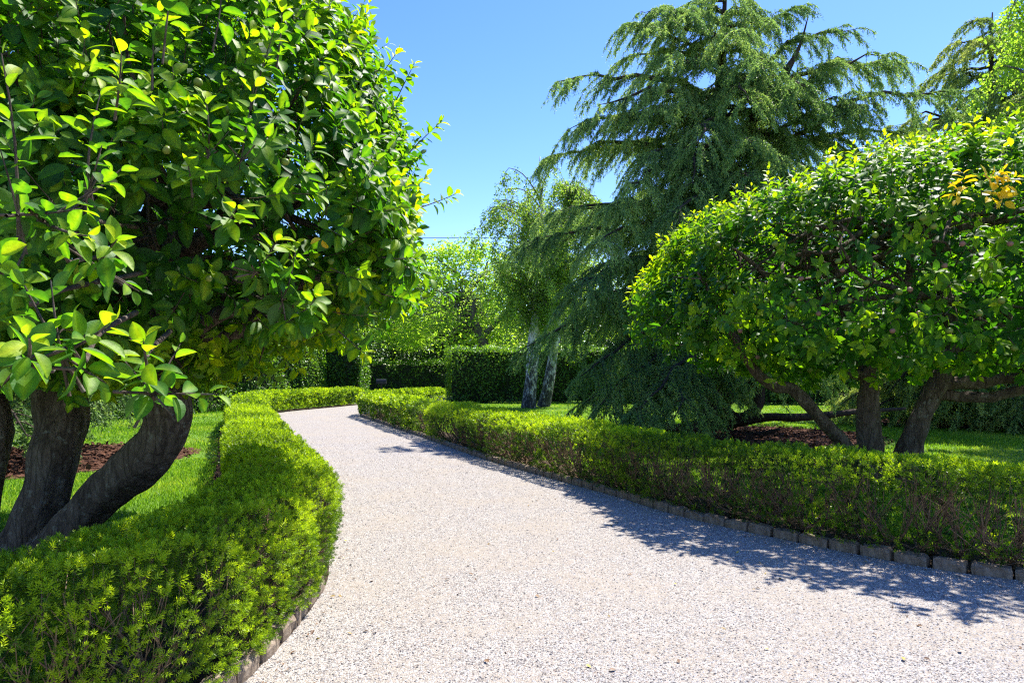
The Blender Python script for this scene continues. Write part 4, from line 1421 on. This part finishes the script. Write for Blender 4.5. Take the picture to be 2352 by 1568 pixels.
broadleaf('maple_tree', (-2.0, 43.9), (-3.9, 44.5, 6.6), (5.2, 2.5, 3.2, 4.0), 'bright yellow green maple in the gap at the end of the drive', 'maple', 'grey_bark', 71, 240, 62, .22,
          [[(-1.9, 44, -.1, .4), (*W(1112, 800, 44), .34), (*W(1090, 740, 44), .24), (*W(1085, 690, 43.5), .16), (*W(1060, 640, 43.5), .10), (*W(1000, 590, 43.5), .04)],
           [(*W(1085, 700, 43.6), .13), (*W(1080, 670, 43.3), .11), (*W(1110, 630, 43), .08), (*W(1120, 600, 43), .04)],
           [(*W(1100, 780, 44), .2), (*W(1150, 730, 44.5), .12), (*W(1180, 680, 45), .05)]], .62, .62)
broadleaf('maple_tree', (-11.5, 48), (-10.0, 49, 7.0), (5.2, 4.5, 4.2, 4.0), 'taller green maple standing left of the bright one beyond the street', 'maple', 'grey_bark', 72, 230, 70, .23, None, .55, .7)
broadleaf('oak_tree', (3.5, 52), (3.5, 52, 5.8), (6.5, 4.5, 4.6, 4.2), 'mid green tree standing behind the birches', 'birch_leaf', 'grey_bark', 73, 230, 70, .24, None, .62, .75)
tall_hedge([(-15.2, 18.0), (-13.2, 27.0), (-10.6, 36.0)], .8, 3.0, 'tall clipped hedge on the left behind the lawn, lit along its face', 30000, .15, 81, .68)
tall_hedge([(-9.9, 37.3), (-8.3, 37.3)], .95, 3.55, 'high dark clipped hedge block at the left of the gateway', 9000, .15, 82, .5)
tall_hedge([(-3.2, 37.2), (6, 36.6), (16, 35), (32, 31)], .8, 3.0, 'tall clipped hedge on the right behind the birches', 46000, .16, 83, .72)
tall_hedge([(-30, 50), (-8, 50), (14, 50)], .8, 2.45, 'clipped hedge across the street seen through the gateway', 22000, .18, 84, .55)
bg = [((-4.0, 57), 4.6, 8.0, 'dark evergreen tree beyond the street hedge, seen in the gateway'), ((-10.5, 60), 5.0, 9.5, 'dark evergreen tree left of the gateway view'),
      ((-19, 50), 5.5, 10.5, 'broad dark tree beyond the street behind the left apple tree'), ((-28, 46), 6.0, 11.5, 'farthest left dark tree beyond the tall hedge'),
      ((11, 46), 5.0, 9.0, 'dark tree behind the cedar and the tall hedge'), ((21, 44), 5.5, 9.5, 'dark tree beyond the hedge at the right of the cedar'), ((32, 42), 6.0, 10.5, 'farthest right dark tree beyond the tall hedge')]
for i, ((x, y), rad, hh, lab) in enumerate(bg):
    broadleaf('evergreen_tree', (x, y), (x, y, hh * .5), (rad, rad * .9, hh * .5, hh * .46), lab, 'dark_leaf', 'cedar_bark', 90 + i, 190, 75, .26, None, .55, .85, 'dark trees beyond the garden')
mailbox()
wires()
wd = MB()
n = 26000
P = np.stack([rng.uniform(-85, 85, n), rng.uniform(72, 80, n), rng.random(n) ** .8], -1)
P[:, 2] *= 7.0 + 1.6 * Noise(120, .25)(P * np.array([1, 0, 0])) + .8 * Noise(121, .9)(P * np.array([1, 0, 0]))
scatter(wd, OVAL, P, frames(rdir(n), nrm(rdir(n) + UP * .5)), rng.uniform(.5, 1.0, n), np.clip(rng.normal(.55, .2, n), 0, 1))
tag(wd.build('distant_woods', M['birch_leaf']), 'far belt of green woodland closing the horizon', 'woodland', kind='stuff')

# ------------------------------------------------------------------ light, sky, camera
EL, AZ = math.radians(58), math.radians(41)
from mathutils import Vector
sd = Vector((math.sin(AZ) * math.cos(EL), math.cos(AZ) * math.cos(EL), math.sin(EL)))
sl = bpy.data.lights.new('sun', 'SUN')
sl.energy, sl.angle, sl.color = 4.2, math.radians(.5), (1, .955, .88)
so = bpy.data.objects.new('sun', sl)
so.rotation_euler = sd.to_track_quat('Z', 'Y').to_euler()
C.objects.link(so)

w = bpy.data.worlds.new('World')
bpy.context.scene.world = w
w.use_nodes = True
nt = w.node_tree
nt.nodes.clear()
sk = nt.nodes.new('ShaderNodeTexSky')
sk.sky_type, sk.sun_disc = 'NISHITA', False
sk.sun_elevation, sk.sun_rotation = EL, AZ
sk.altitude, sk.air_density, sk.dust_density, sk.ozone_density = 0, 1.0, .15, 3.0
hs = nt.nodes.new('ShaderNodeHueSaturation')
hs.inputs['Saturation'].default_value = 1.28
hs.inputs['Hue'].default_value = .519
bgd = nt.nodes.new('ShaderNodeBackground')
bgd.inputs['Strength'].default_value = .108
wo = nt.nodes.new('ShaderNodeOutputWorld')
nt.links.new(sk.outputs[0], hs.inputs['Color'])
nt.links.new(hs.outputs[0], bgd.inputs['Color'])
nt.links.new(bgd.outputs[0], wo.inputs[0])

cd = bpy.data.cameras.new('camera')
cd.sensor_width, cd.lens = 36, 36 * F / 2352
cd.shift_y = (HY - 784) / 2352
cd.clip_start, cd.clip_end = .05, 3000
co = bpy.data.objects.new('camera', cd)
co.location, co.rotation_euler = (0, 0, H), (PI / 2, 0, 0)
C.objects.link(co)
sc = bpy.context.scene
sc.camera = co
sc.view_settings.view_transform, sc.view_settings.look = 'Standard', 'None'
sc.view_settings.exposure, sc.view_settings.gamma = 1.55, 1
cy = sc.cycles
cy.max_bounces, cy.diffuse_bounces, cy.glossy_bounces, cy.transmission_bounces, cy.transparent_max_bounces = 9, 6, 2, 6, 4
cy.use_denoising = False
cy.filter_width = 1.2
cy.caustics_reflective = cy.caustics_refractive = False
